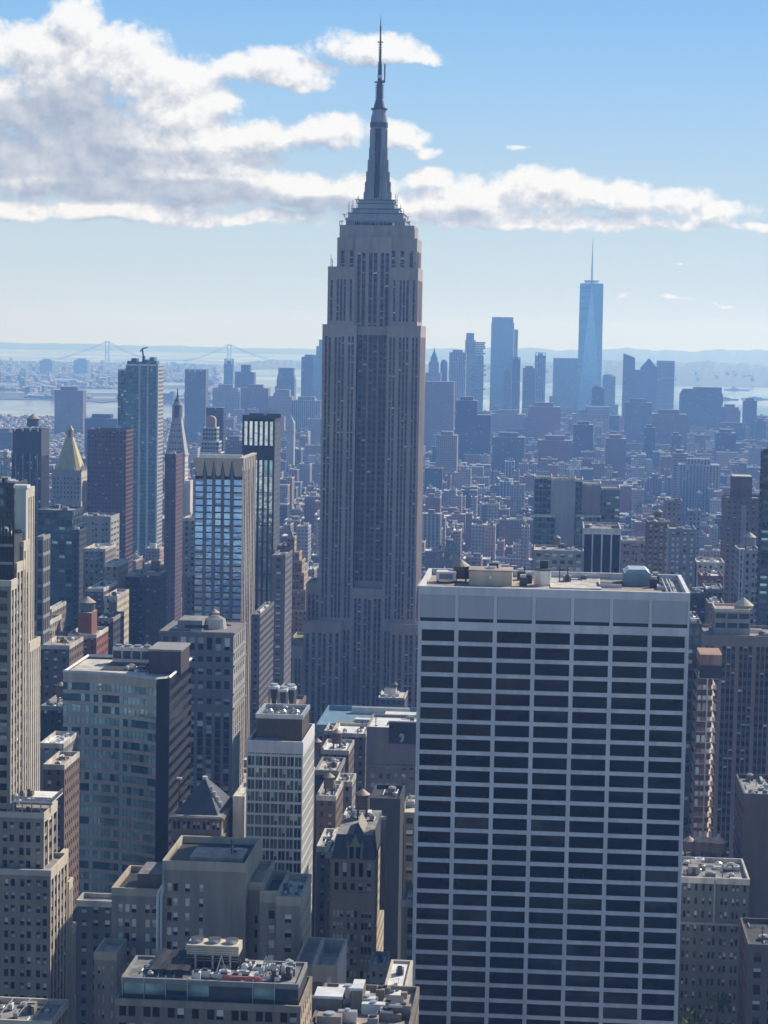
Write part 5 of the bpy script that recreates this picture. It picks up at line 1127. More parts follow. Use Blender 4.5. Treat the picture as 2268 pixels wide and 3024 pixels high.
def tan_group():
    ST = TAN; b = Bld('apartment_building', 'tan brick building of several wings around a tall blank wall, pipe down its front', 'building', (-65, 500, 0), vis=(270, 2530, 900, 2900)); lx = b.loc.x
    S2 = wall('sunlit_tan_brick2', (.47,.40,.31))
    def wing(pa, pb, py, Y, dep, cols, fh=3.6, hf=.56, roofm=ROOFL, top=3.5, par=1.3, wcols=None, pal='bright', west=True):
        x0, z1 = at(pa, py, Y); x1, _ = at(pb, py, Y); W = x1-x0
        c = cols(W) if callable(cols) else cols; rws = rows(0, z1, fh, hf, top)
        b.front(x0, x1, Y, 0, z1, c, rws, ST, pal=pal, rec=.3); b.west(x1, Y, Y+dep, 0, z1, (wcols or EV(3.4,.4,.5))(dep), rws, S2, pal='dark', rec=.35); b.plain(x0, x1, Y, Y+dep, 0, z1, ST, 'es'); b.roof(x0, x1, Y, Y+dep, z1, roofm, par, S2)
        b.occ(x0, x1, Y, Y+dep, z1); return x0, x1, z1
    wing(330, 482, 2622, 505, 22, lambda W: bays(W, [3,2], 2.2, .55, 1.6), top=3.9, roofm=ROOFD)
    A = wing(480, 727, 2542, 500, 26, lambda W: [(1.2,2.3),(2.7,3.8),(5.6,6.7),(9.0,10.0)], top=5.4, roofm=ROOFD, pal='bright', par=1.6)
    wing(700, 776, 2605, 503, 22, lambda W: [(1.6,2.3),(W-1.9,W-1.2)], top=8, roofm=ROOFT, pal='dark')
    wing(768, 825, 2632, 498, 20, lambda W: [(W*.45,W*.45+1.5)], top=4.6, roofm=ROOFD, par=2.2)
    wing(817, 888, 2648, 494, 22, lambda W: [(W*.35,W*.35+1.6)], top=4.2, roofm=ROOFL, par=1.6)
    wing(278, 345, 2812, 490, 12, lambda W: bays(W, [2,1], 1.6, .6, .9), top=3.2)
    # raised stair head with terrace on the central wing
    x0, x1, z1 = A; m = MB(); xa, _ = at(556, 2545, 502); m.box(xa-lx, x1-lx-1.6, 4, 14, z1-1.5, z1+.3, ROOFT, ROOFT); b.part('raised_deck', m)
    xa, za = at(406, 2580, 508); xb, _ = at(478, 2580, 508); m = MB(); m.box(xa-lx, xb-lx, 8, 20, at(440, 2622, 505)[1]-1.3, za, BROWN, ROOFG); b.part('roof_room', m)
    # white pipe that jogs down the front
    m = MB(); zt = z1; xp, zp = at(483, 2545, 499.5); x2, z2 = at(466, 2640, 499.5); z3 = at(466, 2860, 499.5)[1]; zk = at(483, 2610, 499.5)[1]
    for off in (0, .9):
        m.bar((xp-lx-off*0,-.6,zt-.2),(xp-lx-off*0,-.6,zk-off),.22,WUNIT); m.bar((xp-lx,-.6,zk-off),(x2-lx+off,-.6,z2-off),.22,WUNIT); m.bar((x2-lx+off,-.6,z2-off),(x2-lx+off,-.6,z3),.22,WUNIT)
    b.part('vent_pipe', m)
    b.clutter(x0+14, x1-2, 506, 522, z1-1.2, 4, 1.6, 11, tank=0); b.clutter(at(820,2640,496)[0]+1, at(886,2640,496)[0]-1, 497, 512, at(850,2648,494)[1]-1.2, 5, 1.6, 12)
    b.done()
tan_group()

def front_roof():
    Y = 432; ST = TAND; b = Bld('office_building', 'low tan building at the bottom with a plant filled roof behind a glass penthouse', 'building', (-52, Y, 0), vis=(330, 2850, 900, 3030)); lx = b.loc.x
    x0, z1 = at(341, 2950, Y); x1, _ = at(888, 2960, Y); D = 21; W = x1-x0
    b.front(x0, x1, Y, 0, z1, bays(W, [2,2,2,1,2,2,2,2], 1.7, .45, .8), rows(0, z1, 3.6, .6, 1.4), ST, pal='old', rec=.4); b.west(x1, Y, Y+D, 0, z1, EV(3.4,.45,.5)(D), rows(0, z1, 3.6, .55, 1.4), wall('sunlit_tan_brick2', (.47,.40,.31)), pal='dark', rec=.35); b.plain(x0, x1, Y, Y+D, 0, z1, ST, 'es'); b.roof(x0, x1, Y, Y+D, z1, ROOFG, .8, TAN)
    # set back glazed storey
    zt = at(600, 2897, Y+3)[1]; xa, xb = x0+.6, x1-.9
    cols = even(xb-xa, 4.6, .94, .3); cols = [c for i, c in enumerate(cols) if i not in (4,5)]
    b.front(xa, xb, Y+3, z1-.8, zt, cols, [(z1+.3, zt-.7)], DGREY, rec=.12, pal='teal', name='penthouse_window'); b.plain(xa, xb, Y+3, Y+D-2, z1-.8, zt, DGREY, 'wes'); b.roof(xa, xb, Y+3, Y+D-2, zt, ROOFG, .5, GREY)
    for c in cols:
        b.w.box(xa+c[0]-.25-lx, xa+c[0]-.1-lx, 2.7, 2.95, z1-.6, zt+.8, STEEL)
    # cooling tower bank
    xa, za = at(551, 2790, Y+13); xb, _ = at(705, 2790, Y+13); m = MB(); m.box(xa-lx, xb-lx, 13, 18.5, zt+2.7, za, CREAM)
    for q in range(6): m.box(xa-lx-.05, xb-lx+.05, 12.93, 13, za-.6-q*.55, za-.45-q*.55, TAN)
    for q in range(7): xx = xa+(xb-xa)*q/6-lx; m.bar((xx,13.3,zt-.4),(xx,13.3,zt+2.7),.16,WHITE if q % 2 else DGREY)
    m.box(xa-lx+.4, xb-lx-.4, 14, 18, zt-.4, zt+2.7, BLACK)
    for q in range(3): xx = xa+(xb-xa)*(q+.5)/3-lx; m.cyl(xx, 15.8, za, za+.9, 1.3, 1.5, STEEL, 16); m.cyl(xx,15.8,za+.9,za+.95,1.5,1.2,DGREY,16)
    b.part('cooling_tower_bank', m, 'cream louvred cooling tower bank with three fans')
    # dark stretched canopy
    m = MB(); xa, _ = at(460, 2850, Y+14); xb, _ = at(575, 2850, Y+14)
    for q in range(5):
        a = xa+(xb-xa)*q/5-lx; c = xa+(xb-xa)*(q+1)/5-lx; m.poly([(a,7,zt+.9),(c,7,zt+.8+.3*(q%2)),(c,17,zt+2.6-.4*(q%2)),(a,17,zt+2.4)], ROOFD)
    for q in range(4): a = xa+(xb-xa)*q/3-lx; m.bar((a,7,zt-.4),(a,7,zt+1),.08,DGREY)
    b.part('dark_canopy', m)
    m = MB(); xa, _ = at(655, 2900, Y+4); xb, _ = at(768, 2905, Y+4); m.box(xa-lx, xb-lx, 4.2, 4.6, zt+.1, zt+.9, wall('red_hoarding', (.50,.16,.13))); b.part('red_barrier', m, 'short red barrier')
    m = MB(); xa, _ = at(738, 2880, Y+8); m.box(xa-lx, xa-lx+1.6, 6, 17, zt+.2, zt+.6, ROOFL); b.part('walkway', m)
    for k in range(26):
        rr = random.Random(k+50); px = rr.uniform(575, 870); py = rr.uniform(2850, 2890); d = ray(px, py); t = (zt-CAM.z)/d.z; x, y = d.x*t, d.y*t
        y = Y+5+rr.random()*(D-8)
        m = MB(); w, h = rr.uniform(.4,1.4), rr.uniform(.4,1.6)
        m.box(x-lx-w, x-lx+w, y-Y-.6, y-Y+.6, zt-.3, zt+h*.8, rr.choice([WUNIT, STEEL, WUNIT, GREY])); m.box(x-lx-w*.5, x-lx+w*.5, y-Y-.5, y-Y+.4, zt+h*.8, zt+h*1.1, rr.choice([STEEL, DGREY])); b.part('plant_unit', m)
    for px in (653, 793, 785, 800):
        d = ray(px, 2885); t = (zt-CAM.z)/d.z; x, y = d.x*t, min(Y+15, d.y*t); m = MB(); m.bar((x-lx-1.2,y-Y-1,zt),(x-lx,y-Y,zt+4.5),.09,STEEL); m.bar((x-lx+1.2,y-Y+1,zt),(x-lx,y-Y,zt+4.5),.09,STEEL); b.part('derrick', m)
    b.clutter(x0+2, x0+12, Y+6, Y+17, zt-.3, 4, 1.6, 14); b.clutter(x0+24, x1-3, Y+6, Y+17, zt-.3, 12, 1.6, 15)
    b.occ(x0, x1, Y, Y+D, z1); b.done()
front_roof()

def blank_boxes():
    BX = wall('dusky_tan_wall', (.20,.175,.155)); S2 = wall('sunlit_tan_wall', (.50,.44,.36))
    b = tower('warehouse', 'blank tan walled box with an open roof well and a pale patch on its front', 923, 996, 2852, 470, 22, BX, lambda W: [], RW(4,.4), wcols=lambda W: [], rm=ROOFL, side_m=S2, clut=0, parapet=3.2, pm=S2, fin=False)
    x0, x1, y0, y1, z1 = b.ext; m = MB(); xa, za = at(966, 2885, 469.9); xb, zb = at(978, 2902, 469.9); m.box(xa-b.loc.x, xb-b.loc.x, -.12, -.03, zb, za, WUNIT); m.box(xa-1-b.loc.x, xb-b.loc.x, -.12, -.03, zb-.9, zb-.02, WUNIT); b.part('vent_hood', m); b.done()
    tower('apartment_building', 'tan flat roofed building stepped behind the blank tan walled box', 868, 922, 2855, 474, 24, TAND, lambda W: [(1.0,2.6)], RW(3.5,.42,2.6), wcols=lambda W: [], rm=ROOFT, side_m=S2, clut=0, pal='bright', parapet=1.6, pm=S2, vis=(865,2850,925,3030))
    tower('warehouse', 'plain box with a white roof beside the white banded slab', 1130, 1196, 2934, 436, 24, BX, lambda W: [], RW(4,.4), wcols=lambda W: [], rm=ROOFW, side_m=S2, clut=2, big=1.6, parapet=.5, pm=CREAM)
    b = tower('office_building', 'low building with a cluttered tan and white roof at the bottom edge', 905, 1205, 3060, 385, 32, TAND, EV(3.2,.45,.5), RW(3.6,.5), rm=ROOFT, clut=0, fin=False, vis=(900,3000,1210,3030))
    x0, x1, y0, y1, z1 = b.ext; lx = b.loc.x; zr = z1-1.1
    rr = random.Random(21)
    for k in range(34):
        px, py = rr.uniform(915, 1195), rr.uniform(2930, 3030); d = ray(px, py); t = (zr-CAM.z)/d.z; x, y = d.x*t, d.y*t
        if not (x0+2 < x < x1-2 and y0+2 < y < y1-2): continue
        m = MB(); w, dd, h = rr.uniform(.5,2.6), rr.uniform(.5,1.8), rr.uniform(.5,2.6)
        m.box(x-lx-w, x-lx+w, y-y0-dd, y-y0+dd, zr, zr+h, rr.choice([WUNIT, STEEL, ROOFW, GREY, TAN])); m.cyl(x-lx, y-y0, zr+h, zr+h+.4, min(w,dd)*.7, min(w,dd)*.7, rr.choice([STEEL, DGREY]), 10); b.part('plant_unit', m)
    for (pa, pb, pyf, pyb, h, mt) in ((925,1010,2990,2955,3,ROOFW),(1035,1070,2990,2950,4.5,WUNIT),(1150,1185,3010,2975,2.5,DGREY)):
        d = ray(pa, pyf); t = (zr-CAM.z)/d.z; d2 = ray(pb, pyf); t2 = (zr-CAM.z)/d2.z; y = min(max(d.y*t, y0+1), y1-9); m = MB(); m.box(d.x*t-lx, d2.x*t2-lx, y-y0, y-y0+7, zr, zr+h, TAND, mt); m.box(d.x*t-lx-.2, d2.x*t2-lx+.2, y-y0-.2, y-y0, zr+h-.1, zr+h+.4, WHITE); b.part('roof_room', m)
    m = MB(); cxd, cyd = x0+7-lx, 18
    for q in range(8): a = math.pi*q/8; m.bar((cxd+3*math.cos(a),cyd+3*math.sin(a),zr+1.2),(cxd+3*math.cos(a+math.pi/8),cyd+3*math.sin(a+math.pi/8),zr+1.2),.45,WUNIT)
    b.part('curved_duct', m); b.done()
blank_boxes()

b = tower('office_building', 'flat roof with pale frames peeking in at the bottom left corner', -60, 152, 3012, 455, 16, TAN, EV(3.2,.45,.5), RW(3.6,.5), pal='old', rm=ROOFG, clut=8, big=2.2, pm=CREAM, fin=False, seed=77)
x0, x1, y0, y1, z1 = b.ext; m = MB()
for q in range(5): xx = x0+(x1-x0)*q/4-b.loc.x; m.bar((xx,1.5,z1-.8),(xx,1.5,z1+.6),.09,GREY); m.bar((xx,1.5,z1+.6),(xx,14,z1+.6),.09,GREY); m.bar((xx,14,z1-.8),(xx,14,z1+.6),.09,GREY)
b.part('roof_frame', m); b.done(20)
def gothic_house():
    Y = 560; b = Bld('office_building', 'narrow brown gothic building with a steep gabled slate roof and dormer', 'building', (-40, Y, 0), vis=(965, 2440, 1130, 2960)); lx = b.loc.x
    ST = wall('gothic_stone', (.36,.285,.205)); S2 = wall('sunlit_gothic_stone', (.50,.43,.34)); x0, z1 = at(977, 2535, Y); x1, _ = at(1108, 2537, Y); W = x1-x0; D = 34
    zs = [at(1040, p, Y)[1] for p in (2545, 2572, 2600, 2635, 2662)]
    rws = rows(0, zs[3]-4.4, 3.3, .58, .6)
    rws += [(zs[2]-2.9, zs[2]-.9), (zs[1]-2.6, zs[1]-.5)]; rws.sort()
    low = [r for r in rws if r[1] < zs[2]-3.4]; mid = [r for r in rws if r[1] >= zs[2]-3.4]
    b.front(x0, x1, Y, 0, zs[2]-3.4, bays(W, [3,3,3], 1.1, .25, .8), low, ST, pal='bright', rec=.35)
    b.front(x0, x1, Y, zs[2]-3.4, z1, even(W, W/6, .5, .5), [(zs[2]-2.7, zs[2]-.7), (zs[1]-1.6, z1-1.0)] if zs[1] < z1 else [(zs[2]-2.7, zs[2]-.7)], ST, pal='old', rec=.35)
    b.west(x1, Y, Y+D, 0, z1, EV(2.6,.45,.4)(D), rows(0, z1, 3.3, .5, 1.2), S2, pal='dark', rec=.35); b.plain(x0, x1, Y, Y+D, 0, z1, ST, 'es')
    for zc in (zs[2]-3.4, z1-.4, zs[2]-.2): b.w.box(x0-lx-.25, x1-lx+.35, -.5, .2, zc-.3, zc+.25, ST)
    r = MB(); xa, za = at(1058, 2424, Y+5); cx = xa-lx; e0, e1 = x0-lx, x1-lx
    # steep cross gable in front, mansard either side
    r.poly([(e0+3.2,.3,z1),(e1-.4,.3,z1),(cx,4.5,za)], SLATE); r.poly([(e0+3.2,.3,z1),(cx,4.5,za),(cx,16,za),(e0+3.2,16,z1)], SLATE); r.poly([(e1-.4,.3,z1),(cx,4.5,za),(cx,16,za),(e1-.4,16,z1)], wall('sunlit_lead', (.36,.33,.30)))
    r.prism([(e0+.3,.3),(e1-.3,.3),(e1-.3,D-.3),(e0+.3,D-.3)], z1, z1+6.2, SLATE, ROOFG, pts2=[(e0+1.2,2.2),(e1-1.0,2.2),(e1-1.0,D-1.5),(e0+1.2,D-1.5)])
    b.part('slate_roof', r)
    d = MB(); xg, zg = at(1049, 2468, Y); zb2 = z1-.3; gx = xg-lx; ww = W*.17; zc = z1+(zg-z1)*.55
    prof = [(gx-ww,zb2),(gx+ww,zb2),(gx+ww,zc),(gx+ww*.55,zc+.6),(gx,zg),(gx-ww*.55,zc+.6),(gx-ww,zc)]
    v0 = [(x,-.25,z) for x, z in prof]; v1 = [(x,3.5,z) for x, z in prof]; d.poly(v0, ST)
    for i in range(len(prof)): j = (i+1) % len(prof); d.poly([v0[i],v0[j],v1[j],v1[i]], ST)
    for sx in (-1, 1): d.pyr(gx+sx*ww-.35, gx+sx*ww+.35, -.6, .1, zc-.2, zc+2, ST)
    o = b.part('gable_dormer', d)
    for sx in (-.55, .55):
        w_ = MB(); w_.box(gx+sx*1.6-.6, gx+sx*1.6+.6, -.32, -.26, z1+.3, z1+3.4, G_DARK); w_.build('window', o)
    t = MB(); xt, zt = at(1126, 2418, Y+10); t.box(e1+.6, e1+2.0, 9, 11, z1-16, zt, TAN); t.box(e1+.5, e1+2.1, 8.9, 11.1, zt, zt+.5, CREAM); b.part('chimney', t)
    b.clutter(x0+1, x1-2, Y+18, Y+D-1, z1+6.2, 9, 2.2, 13, tank=1)
    b.occ(x0, x1, Y, Y+D, z1); b.done()
gothic_house()

def dark_flank():
    DK = wall('navy_blank_wall', (.05,.055,.065)); tower('office_building', 'tall blank dark navy wall standing behind the gothic building', 1093, 1182, 2358, 640, 20, DK, lambda W: [], RW(4,.5), wcols=lambda W: [], rm=ROOFD, clut=2)
    tower('townhouse', 'small dark building with a white roof at the foot of the navy wall', 1090, 1140, 2850, 530, 12, GREY, EV(2.2,.4,.3), RW(3.2,.5), pal='old', rm=ROOFW, clut=7, big=1.5, vis=(1085,2800,1145,2960))
    YW = wall('ornate_buff_stone', (.34,.31,.24)); b = tower('townhouse', 'narrow ornate buff facade with arched windows squeezed beside the white banded slab', 1186, 1246, 2660, 545, 16, YW, lambda W: [(1.6, 3.9)], RW(4.2,.55,2), pal='dark', rm=ROOFL, clut=2, big=1.5, vis=(1183,2600,1240,3030), fin=False, side_m=YW)
    x0, x1, y0, y1, z1 = b.ext; m = MB(); m.box(x0-b.loc.x-.3, x1-b.loc.x, -.6, .1, z1-1.5, z1+.3, CREAM); b.part('cornice', m)
    for k in range(6): 
        a = MB(); a.cyl(x0-b.loc.x+2.75, -.1, z1-5-4.2*k, z1-4.6-4.2*k, 1.3, 1.3, CREAM, 10); b.part('arch_moulding', a)
    b.done()
    tower('office_building', 'pale green tinted narrow building behind the ornate buff facade', 1186, 1235, 2400, 660, 24, wall('buff_green_stone', (.24,.235,.18)), EV(3.2,.45,.3), RW(4,.5), pal='old', clut=4, vis=(1183,2395,1240,2600), rm=ROOFL)
dark_flank()

def sign_building():
    b = tower('office_building', 'mauve building with a dark roof sign panel beside the white banded slab', 1083, 1238, 2148, 850, 30, MAUVE, lambda W: even(W, 3.2, .5, 1.2), lambda z0, z1: rows(z0, z1-14, 3.8, .55, 1), pal='teal', rm=ROOFW, clut=8, big=2.4, vis=(1085,2260,1240,2600), fin=False)
    x0, x1, y0, y1, z1 = b.ext; lx = b.loc.x; xa, za = at(1149, 2132, 849); xb, zb = at(1228, 2198, 849); m = MB(); m.box(xa-lx, xb-lx, -1.0, -.3, zb, za, BLACK); m.box(xa-lx-.3, xb-lx+.3, -1.1, -.2, za, za+.5, WHITE); o = b.part('sign_panel', m, 'dark sign panel with a white mark')
    g = MB(); cx, cz = at(1186, 2178, 848.9)        # the white mark: a rounded nine shape
    for q in range(7):
        a0, a1 = math.radians(200-40*q), math.radians(200-40*(q+1)); g.bar((cx-lx+.65*math.cos(a0),-1.12,cz+.6+.75*math.sin(a0)),(cx-lx+.65*math.cos(a1),-1.12,cz+.6+.75*math.sin(a1)),.28,ROOFW)
    g.bar((cx-lx+.65,-1.12,cz+.6),(cx-lx+.2,-1.12,cz-1.5),.28,ROOFW); g.bar((cx-lx+.2,-1.12,cz-1.5),(cx-lx-.6,-1.12,cz-1.6),.22,ROOFW); g.build('sign_mark', o)
    y = MB(); YL = wall('yellow_sign', (.62,.42,.06)); cx, cz = at(1131, 2202, 849)   # two yellow arches
    for s in (-1, 1):
        for q in range(6):
            a0, a1 = math.pi*q/6, math.pi*(q+1)/6; y.bar((cx-lx+s*.75+.7*math.cos(a0),-.25,cz-.4+1.3*math.sin(a0)),(cx-lx+s*.75+.7*math.cos(a1),-.25,cz-.4+1.3*math.sin(a1)),.16,YL)
    b.part('yellow_sign', y)
    m = MB(); m.box(x0-lx+.5, x1-lx, -.9, 0, z1-16, z1-15.2, TAN); b.part('cornice', m); b.done()
    b = tower('office_building', 'building with a broad teal blue roof below the big stone skyscraper', 934, 1240, 2142, 955, 52, wall('blue_grey_stone', (.20,.21,.23)), EV(3.4,.45,.5), RW(3.8,.5), pal='old', rm=BLUEROOF, clut=4, big=3, vis=(930,2140,1100,2300), fin=False, parapet=2.2, pm=BLUEROOF)
    x0, x1, y0, y1, z1 = b.ext; lx = b.loc.x; zr = z1-2.2
    m = MB(); m.box(x0-lx+8, x0-lx+15, 12, 20, zr+.02, zr+.6, wall('olive_deck', (.20,.21,.11))); b.part('roof_deck', m)
    m = MB(); m.box(x0-lx+17, x1-lx-4, 4, 8, zr, zr+4.6, CREAM, ROOFW); m.box(x0-lx+30, x1-lx-3, 14, 22, zr, zr+5.5, ROOFL, ROOFW); b.part('roof_room', m)
    m = MB(); m.box(x0-lx+12, x1-lx-8, 44, 47, zr, zr+3, STEEL); m.cyl(x0-lx+33, 10, zr, zr+6, 1.5, 1.5, WUNIT, 12); b.part('duct', m)
    b.clutter(x0+26, x1-3, y0+3, y0+24, zr+.2, 12, 2.6, 31); b.tank(x0+1.5, y0-8, zr-10, 2.0, 4.0, 2); b.done()
sign_building()

for a in [  # older low and middling blocks between the towers
 ('apartment_building','grey brown block with a small white stair head left of the mauve building',948,1030,2215,800,22,BROWN,ROOFW,6,1),
 ('apartment_building','pale narrow building with four windows per floor above the gothic roof',990,1040,2308,720,14,MAUVE,ROOFL,4,0),
 ('loft_building','dark loft block with a water tank right of the white gridded tower',934,992,2350,690,24,BROWN,ROOFG,8,1),
 ('loft_building','dusky block with a cluttered light roof right of the white gridded tower',930,1000,2275,750,24,NAVY,ROOFL,9,0),
 ('loft_building','pink edged brick sliver beside the dark roof screen',958,984,2158,860,18,RED,ROOFL,3,0),
 ('loft_building','grey green low block beneath the teal blue roof',985,1080,2165,900,24,GREEN,ROOFW,5,0),
 ('loft_building','dusky narrow building between the white gridded tower and the gothic building',935,970,2500,590,22,wall('dusky_brick', (.15,.14,.15)),ROOFG,5,0),
 ('loft_building','slim brown slab touching the left side of the gothic building',962,980,2518,575,30,TAND,ROOFL,3,0),
 ('apartment_building','red brick building with a stepped tower and roof tank left of the curved glass building',201,285,1872,900,24,RED,ROOFG,4,0),
 ('apartment_building','brown block with pale windows directly left of the red brick tower',122,205,1905,860,26,BROWN,ROOFT,6,0),
 ('apartment_building','tan sided brown tower rising left of the red brick tower',100,140,1838,880,26,TAN,ROOFG,5,1),
 ('apartment_building','peach sided narrow building behind the tan sided brown tower',134,150,1800,930,30,TAND,ROOFG,2,0),
 ('loft_building','dark brick house with a peaked water tank below the cream setback tower',120,190,2085,790,26,NAVY,ROOFG,9,1),
 ('loft_building','small white roofed house between the cream tower and the curved glass building',118,188,2195,700,22,GREY,ROOFW,5,0),
 ('loft_building','low dark house with a pinkish roof behind the terrace of the cream tower',128,190,2258,670,22,BROWN,ROOFT,5,0),
 ('office_building','grey masonry block with tall cornice windows beyond the red brick tower',246,310,1620,1180,30,MAUVE,ROOFL,5,0),
 ('office_building','purple grey block with cornice lines beside the tall cornice block',258,306,1738,1080,36,wall('purple_grey_stone', (.20,.165,.175)),ROOFL,5,0),
 ('office_building','sunlit columned cornice building left of the teal glass tower base',308,350,1665,1130,26,TAN,ROOFL,4,0),
 ('office_building','buff cornice building below the sunlit columned one',308,346,1760,1060,30,CREAM,ROOFG,5,0),
 ('apartment_building','dark building with a tan side and a peaked roof tank behind the curved building roof',290,335,1825,960,24,NAVY,ROOFG,4,1),
 ('apartment_tower','dark teal tower with scattered lit windows at the foot of the teal glass tower',366,428,1695,1150,24,wall('dark_teal_stone', (.06,.085,.10)),ROOFG,5,0),
 ('apartment_tower','navy tower with a row of white windows right of the dark teal tower',424,470,1690,1120,20,NAVY,ROOFG,5,1),
 ('office_building','lower brown block beneath the navy tower beside the masonry block',345,470,1975,960,30,BROWN,ROOFG,8,1),
 ('office_building','grey ornate block glimpsed between the clock tower and the blue mirrored tower',540,580,1530,1250,30,GREY,ROOFD,5,0),
 ('office_building','rosy brown block below the grey ornate block',548,580,1690,1180,24,MAUVE,ROOFG,3,0),
 ('loft_building','dark block with white roof fixtures under the black framed tower',820,850,2040,900,20,NAVY,ROOFW,5,0),
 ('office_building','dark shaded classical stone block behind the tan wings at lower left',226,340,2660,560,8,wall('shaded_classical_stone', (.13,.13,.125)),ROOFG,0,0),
]:
    nm, lb, pa, pb, py, Y, dep, m, rm, cl, tk = a
    b = tower(nm, lb, pa, pb, py, Y, dep, m, EV(3.1,.42,.5), RW(3.6,.5,1.6), pal='old', rm=rm, clut=cl, big=2.2, tank=tk, seed=pa, side_m=wall('sunny_'+m.name, tuple(min(.5, c*1.45) for c in [x*1.0 for x in m.node_tree.nodes['Mix'].inputs[6].default_value[:3]])) if False else m, pm=ROOFL if m not in (NAVY,) else GREY, fin=False, rec=.35)
    x0, x1, y0, y1, z1 = b.ext
    if lb.startswith('red brick building'):
        xa, za = at(232, 1808, Y+6); xb, _ = at(272, 1808, Y+6); b.pbox('stair_tower', xa, xb, Y+5, Y+16, z1-1, za, RED, ROOFL); b.tank((xa+xb)/2, Y+10, za, 3.4, 3.4, .6, m=wall('grey_green_tank', (.13,.16,.16)))
    b.done(60)

# ------------------------------------------------------------------ right side, beyond and beside the banded slab
def teal_complex():
    TG = wall('dark_teal_cladding', (.075,.11,.13), rough=.4, spec=.5); LG = wall('light_grey_panel', (.34,.36,.38))
    b = Bld('office_building', 'dark teal glass complex with a light grey blank panel beyond the banded slab', 'building', (60, 1500, 0), vis=(1570,1400,1840,1620)); lx = b.loc.x
    for (pa, pb, py, dy, dep, m, cf, pal) in ((1578,1630,1407,6,30,TG,.75,'dark'),(1628,1700,1412,2,30,LG,0,'dark'),(1698,1722,1416,4,30,TG,.75,'dark'),(1720,1775,1427,1,28,MAUVE,0,'dark'),(1766,1832,1440,3,28,TG,.9,'teald'),(1575,1640,1520,-2,6,TG,.8,'teald'),(1700,1775,1520,-3,6,TG,.8,'teald')):
        x0, z1 = at(pa, py, 1500+dy); x1, _ = at(pb, py, 1500+dy); b.front(x0, x1, 1500+dy, 0, z1, even(x1-x0, 3, cf, .5) if cf else [], rows(0, z1, 4.4, .7, 1.4) if cf else [], m, rec=.25, pal=pal, reveal=False); b.plain(x0, x1, 1500+dy, 1500+dy+dep, 0, z1, m, 'ews'); b.roof(x0, x1, 1500+dy, 1500+dy+dep, z1, ROOFG, 1, ROOFL); b.occ(x0, x1, 1500+dy, 1500+dy+dep, z1)
    x0, z1 = at(1640, 1412, 1512); m = MB(); m.box(x0-lx+10, x0-lx+13, 14, 18, z1-1, z1+6, WUNIT); m.bar((x0-lx+11,16,z1+5),(x0-lx+17,16,z1+11),.5,WUNIT); b.part('roof_sculpture', m); b.clutter(x0, x0+20, 1508, 1526, z1-1, 5, 2.4, 3); b.done(70)
teal_complex()
tower('office_building', 'dark office block with white vertical ribs and a flat white edged roof', 1723, 1834, 1560, 1150, 40, WHITE, EV(5.0,.84,0), lambda z0, z1: [(z0+1, z1-3.2)], pal='black', rm=ROOFG, pm=ROOFL, clut=6, sm=WHITE, rec=.6, srec=0, wcols=EV(5,.84), side_m=WHITE, vis=(1670,1525,1836,1740))
tower('apartment_building', 'beige terraced block with bright windows in front of the white ribbed office block', 1576, 1724, 1625, 1125, 30, wall('beige_brick', (.33,.30,.25)), EV(4,.6,.6), RW(3.6,.5), pal='bright', rm=ROOFL, clut=9, tank=1, vis=(1570,1600,1730,1740))
tower('loft_building', 'ornate pinkish stone building with arched bays right of the white ribbed office block', 1836, 1915, 1596, 1300, 30, wall('pink_stone', (.36,.28,.28)), lambda W: bays(W, [2,2,2], 2.2, .6, 1.4), RW(4.4,.52,2), pal='old', rm=ROOFG, clut=6, big=3, vis=(1836,1590,1915,1740), pm=ROOFL)
tower('apartment_building', 'brown balconied apartment block right of the ornate pinkish building', 1913, 1980, 1542, 1250, 26, BROWN, EV(3,.5,.3), RW(3.2,.5), pal='old', rm=ROOFT, clut=6, tank=1, vis=(1910,1535,1982,1760), srec=.3, sm=TAN)
tower('apartment_building', 'grey top floor block with a reddish base behind the brown balconied block', 1968, 2016, 1478, 1450, 24, MAUVE, EV(3,.4,.3), RW(3.4,.5), pal='old', rm=ROOFG, clut=4, vis=(1965,1475,2018,1560))
tower('apartment_tower', 'grey tower with two columns of bright windows right of the brown balconied block', 1977, 2056, 1562, 1150, 26, wall('cool_grey_brick', (.23,.24,.25)), lambda W: bays(W, [2,1,1], 2.2, 1.0, 1.4), RW(3.1,.55), pal='bright', rm=ROOFG, clut=5, vis=(1975,1555,2060,1760))
tower('apartment_building', 'blue topped pale block behind the grey tower with bright windows', 2034, 2070, 1508, 1500, 20, wall('pale_blue_panel', (.24,.32,.40)), EV(3,.4,.3), RW(3.4,.5), pal='dark', rm=ROOFL, clut=2, vis=(2030,1505,2072,1580))
def brown_tower():
    b = tower('apartment_tower', 'tall brown brick tower with a blank square top near the right edge', 2142, 2256, 1470, 1250, 26, wall('plum_brown_brick', (.17,.135,.13)), EV(3.4,.4,.5), RW(3.2,.5), pal='dark', rm=ROOFG, clut=5, vis=(2138,1460,2262,1800), fin=False)
    x0, x1, y0, y1, z1 = b.ext; xa, za = at(2164, 1406, 1256); xb, _ = at(2222, 1408, 1256); b.pbox('roof_block', xa, xb, 1256, 1272, z1-1, za, wall('plum_brown_brick2', (.16,.125,.115)), ROOFL)
    m = MB(); lx = b.loc.x; xs = x0+(x1-x0)*.42; m.box(xs-lx, xs-lx+3, -.6, 0, 0, z1-4, wall('mauve_rib', (.26,.25,.27))); b.part('wall_rib', m); b.done()
brown_tower()
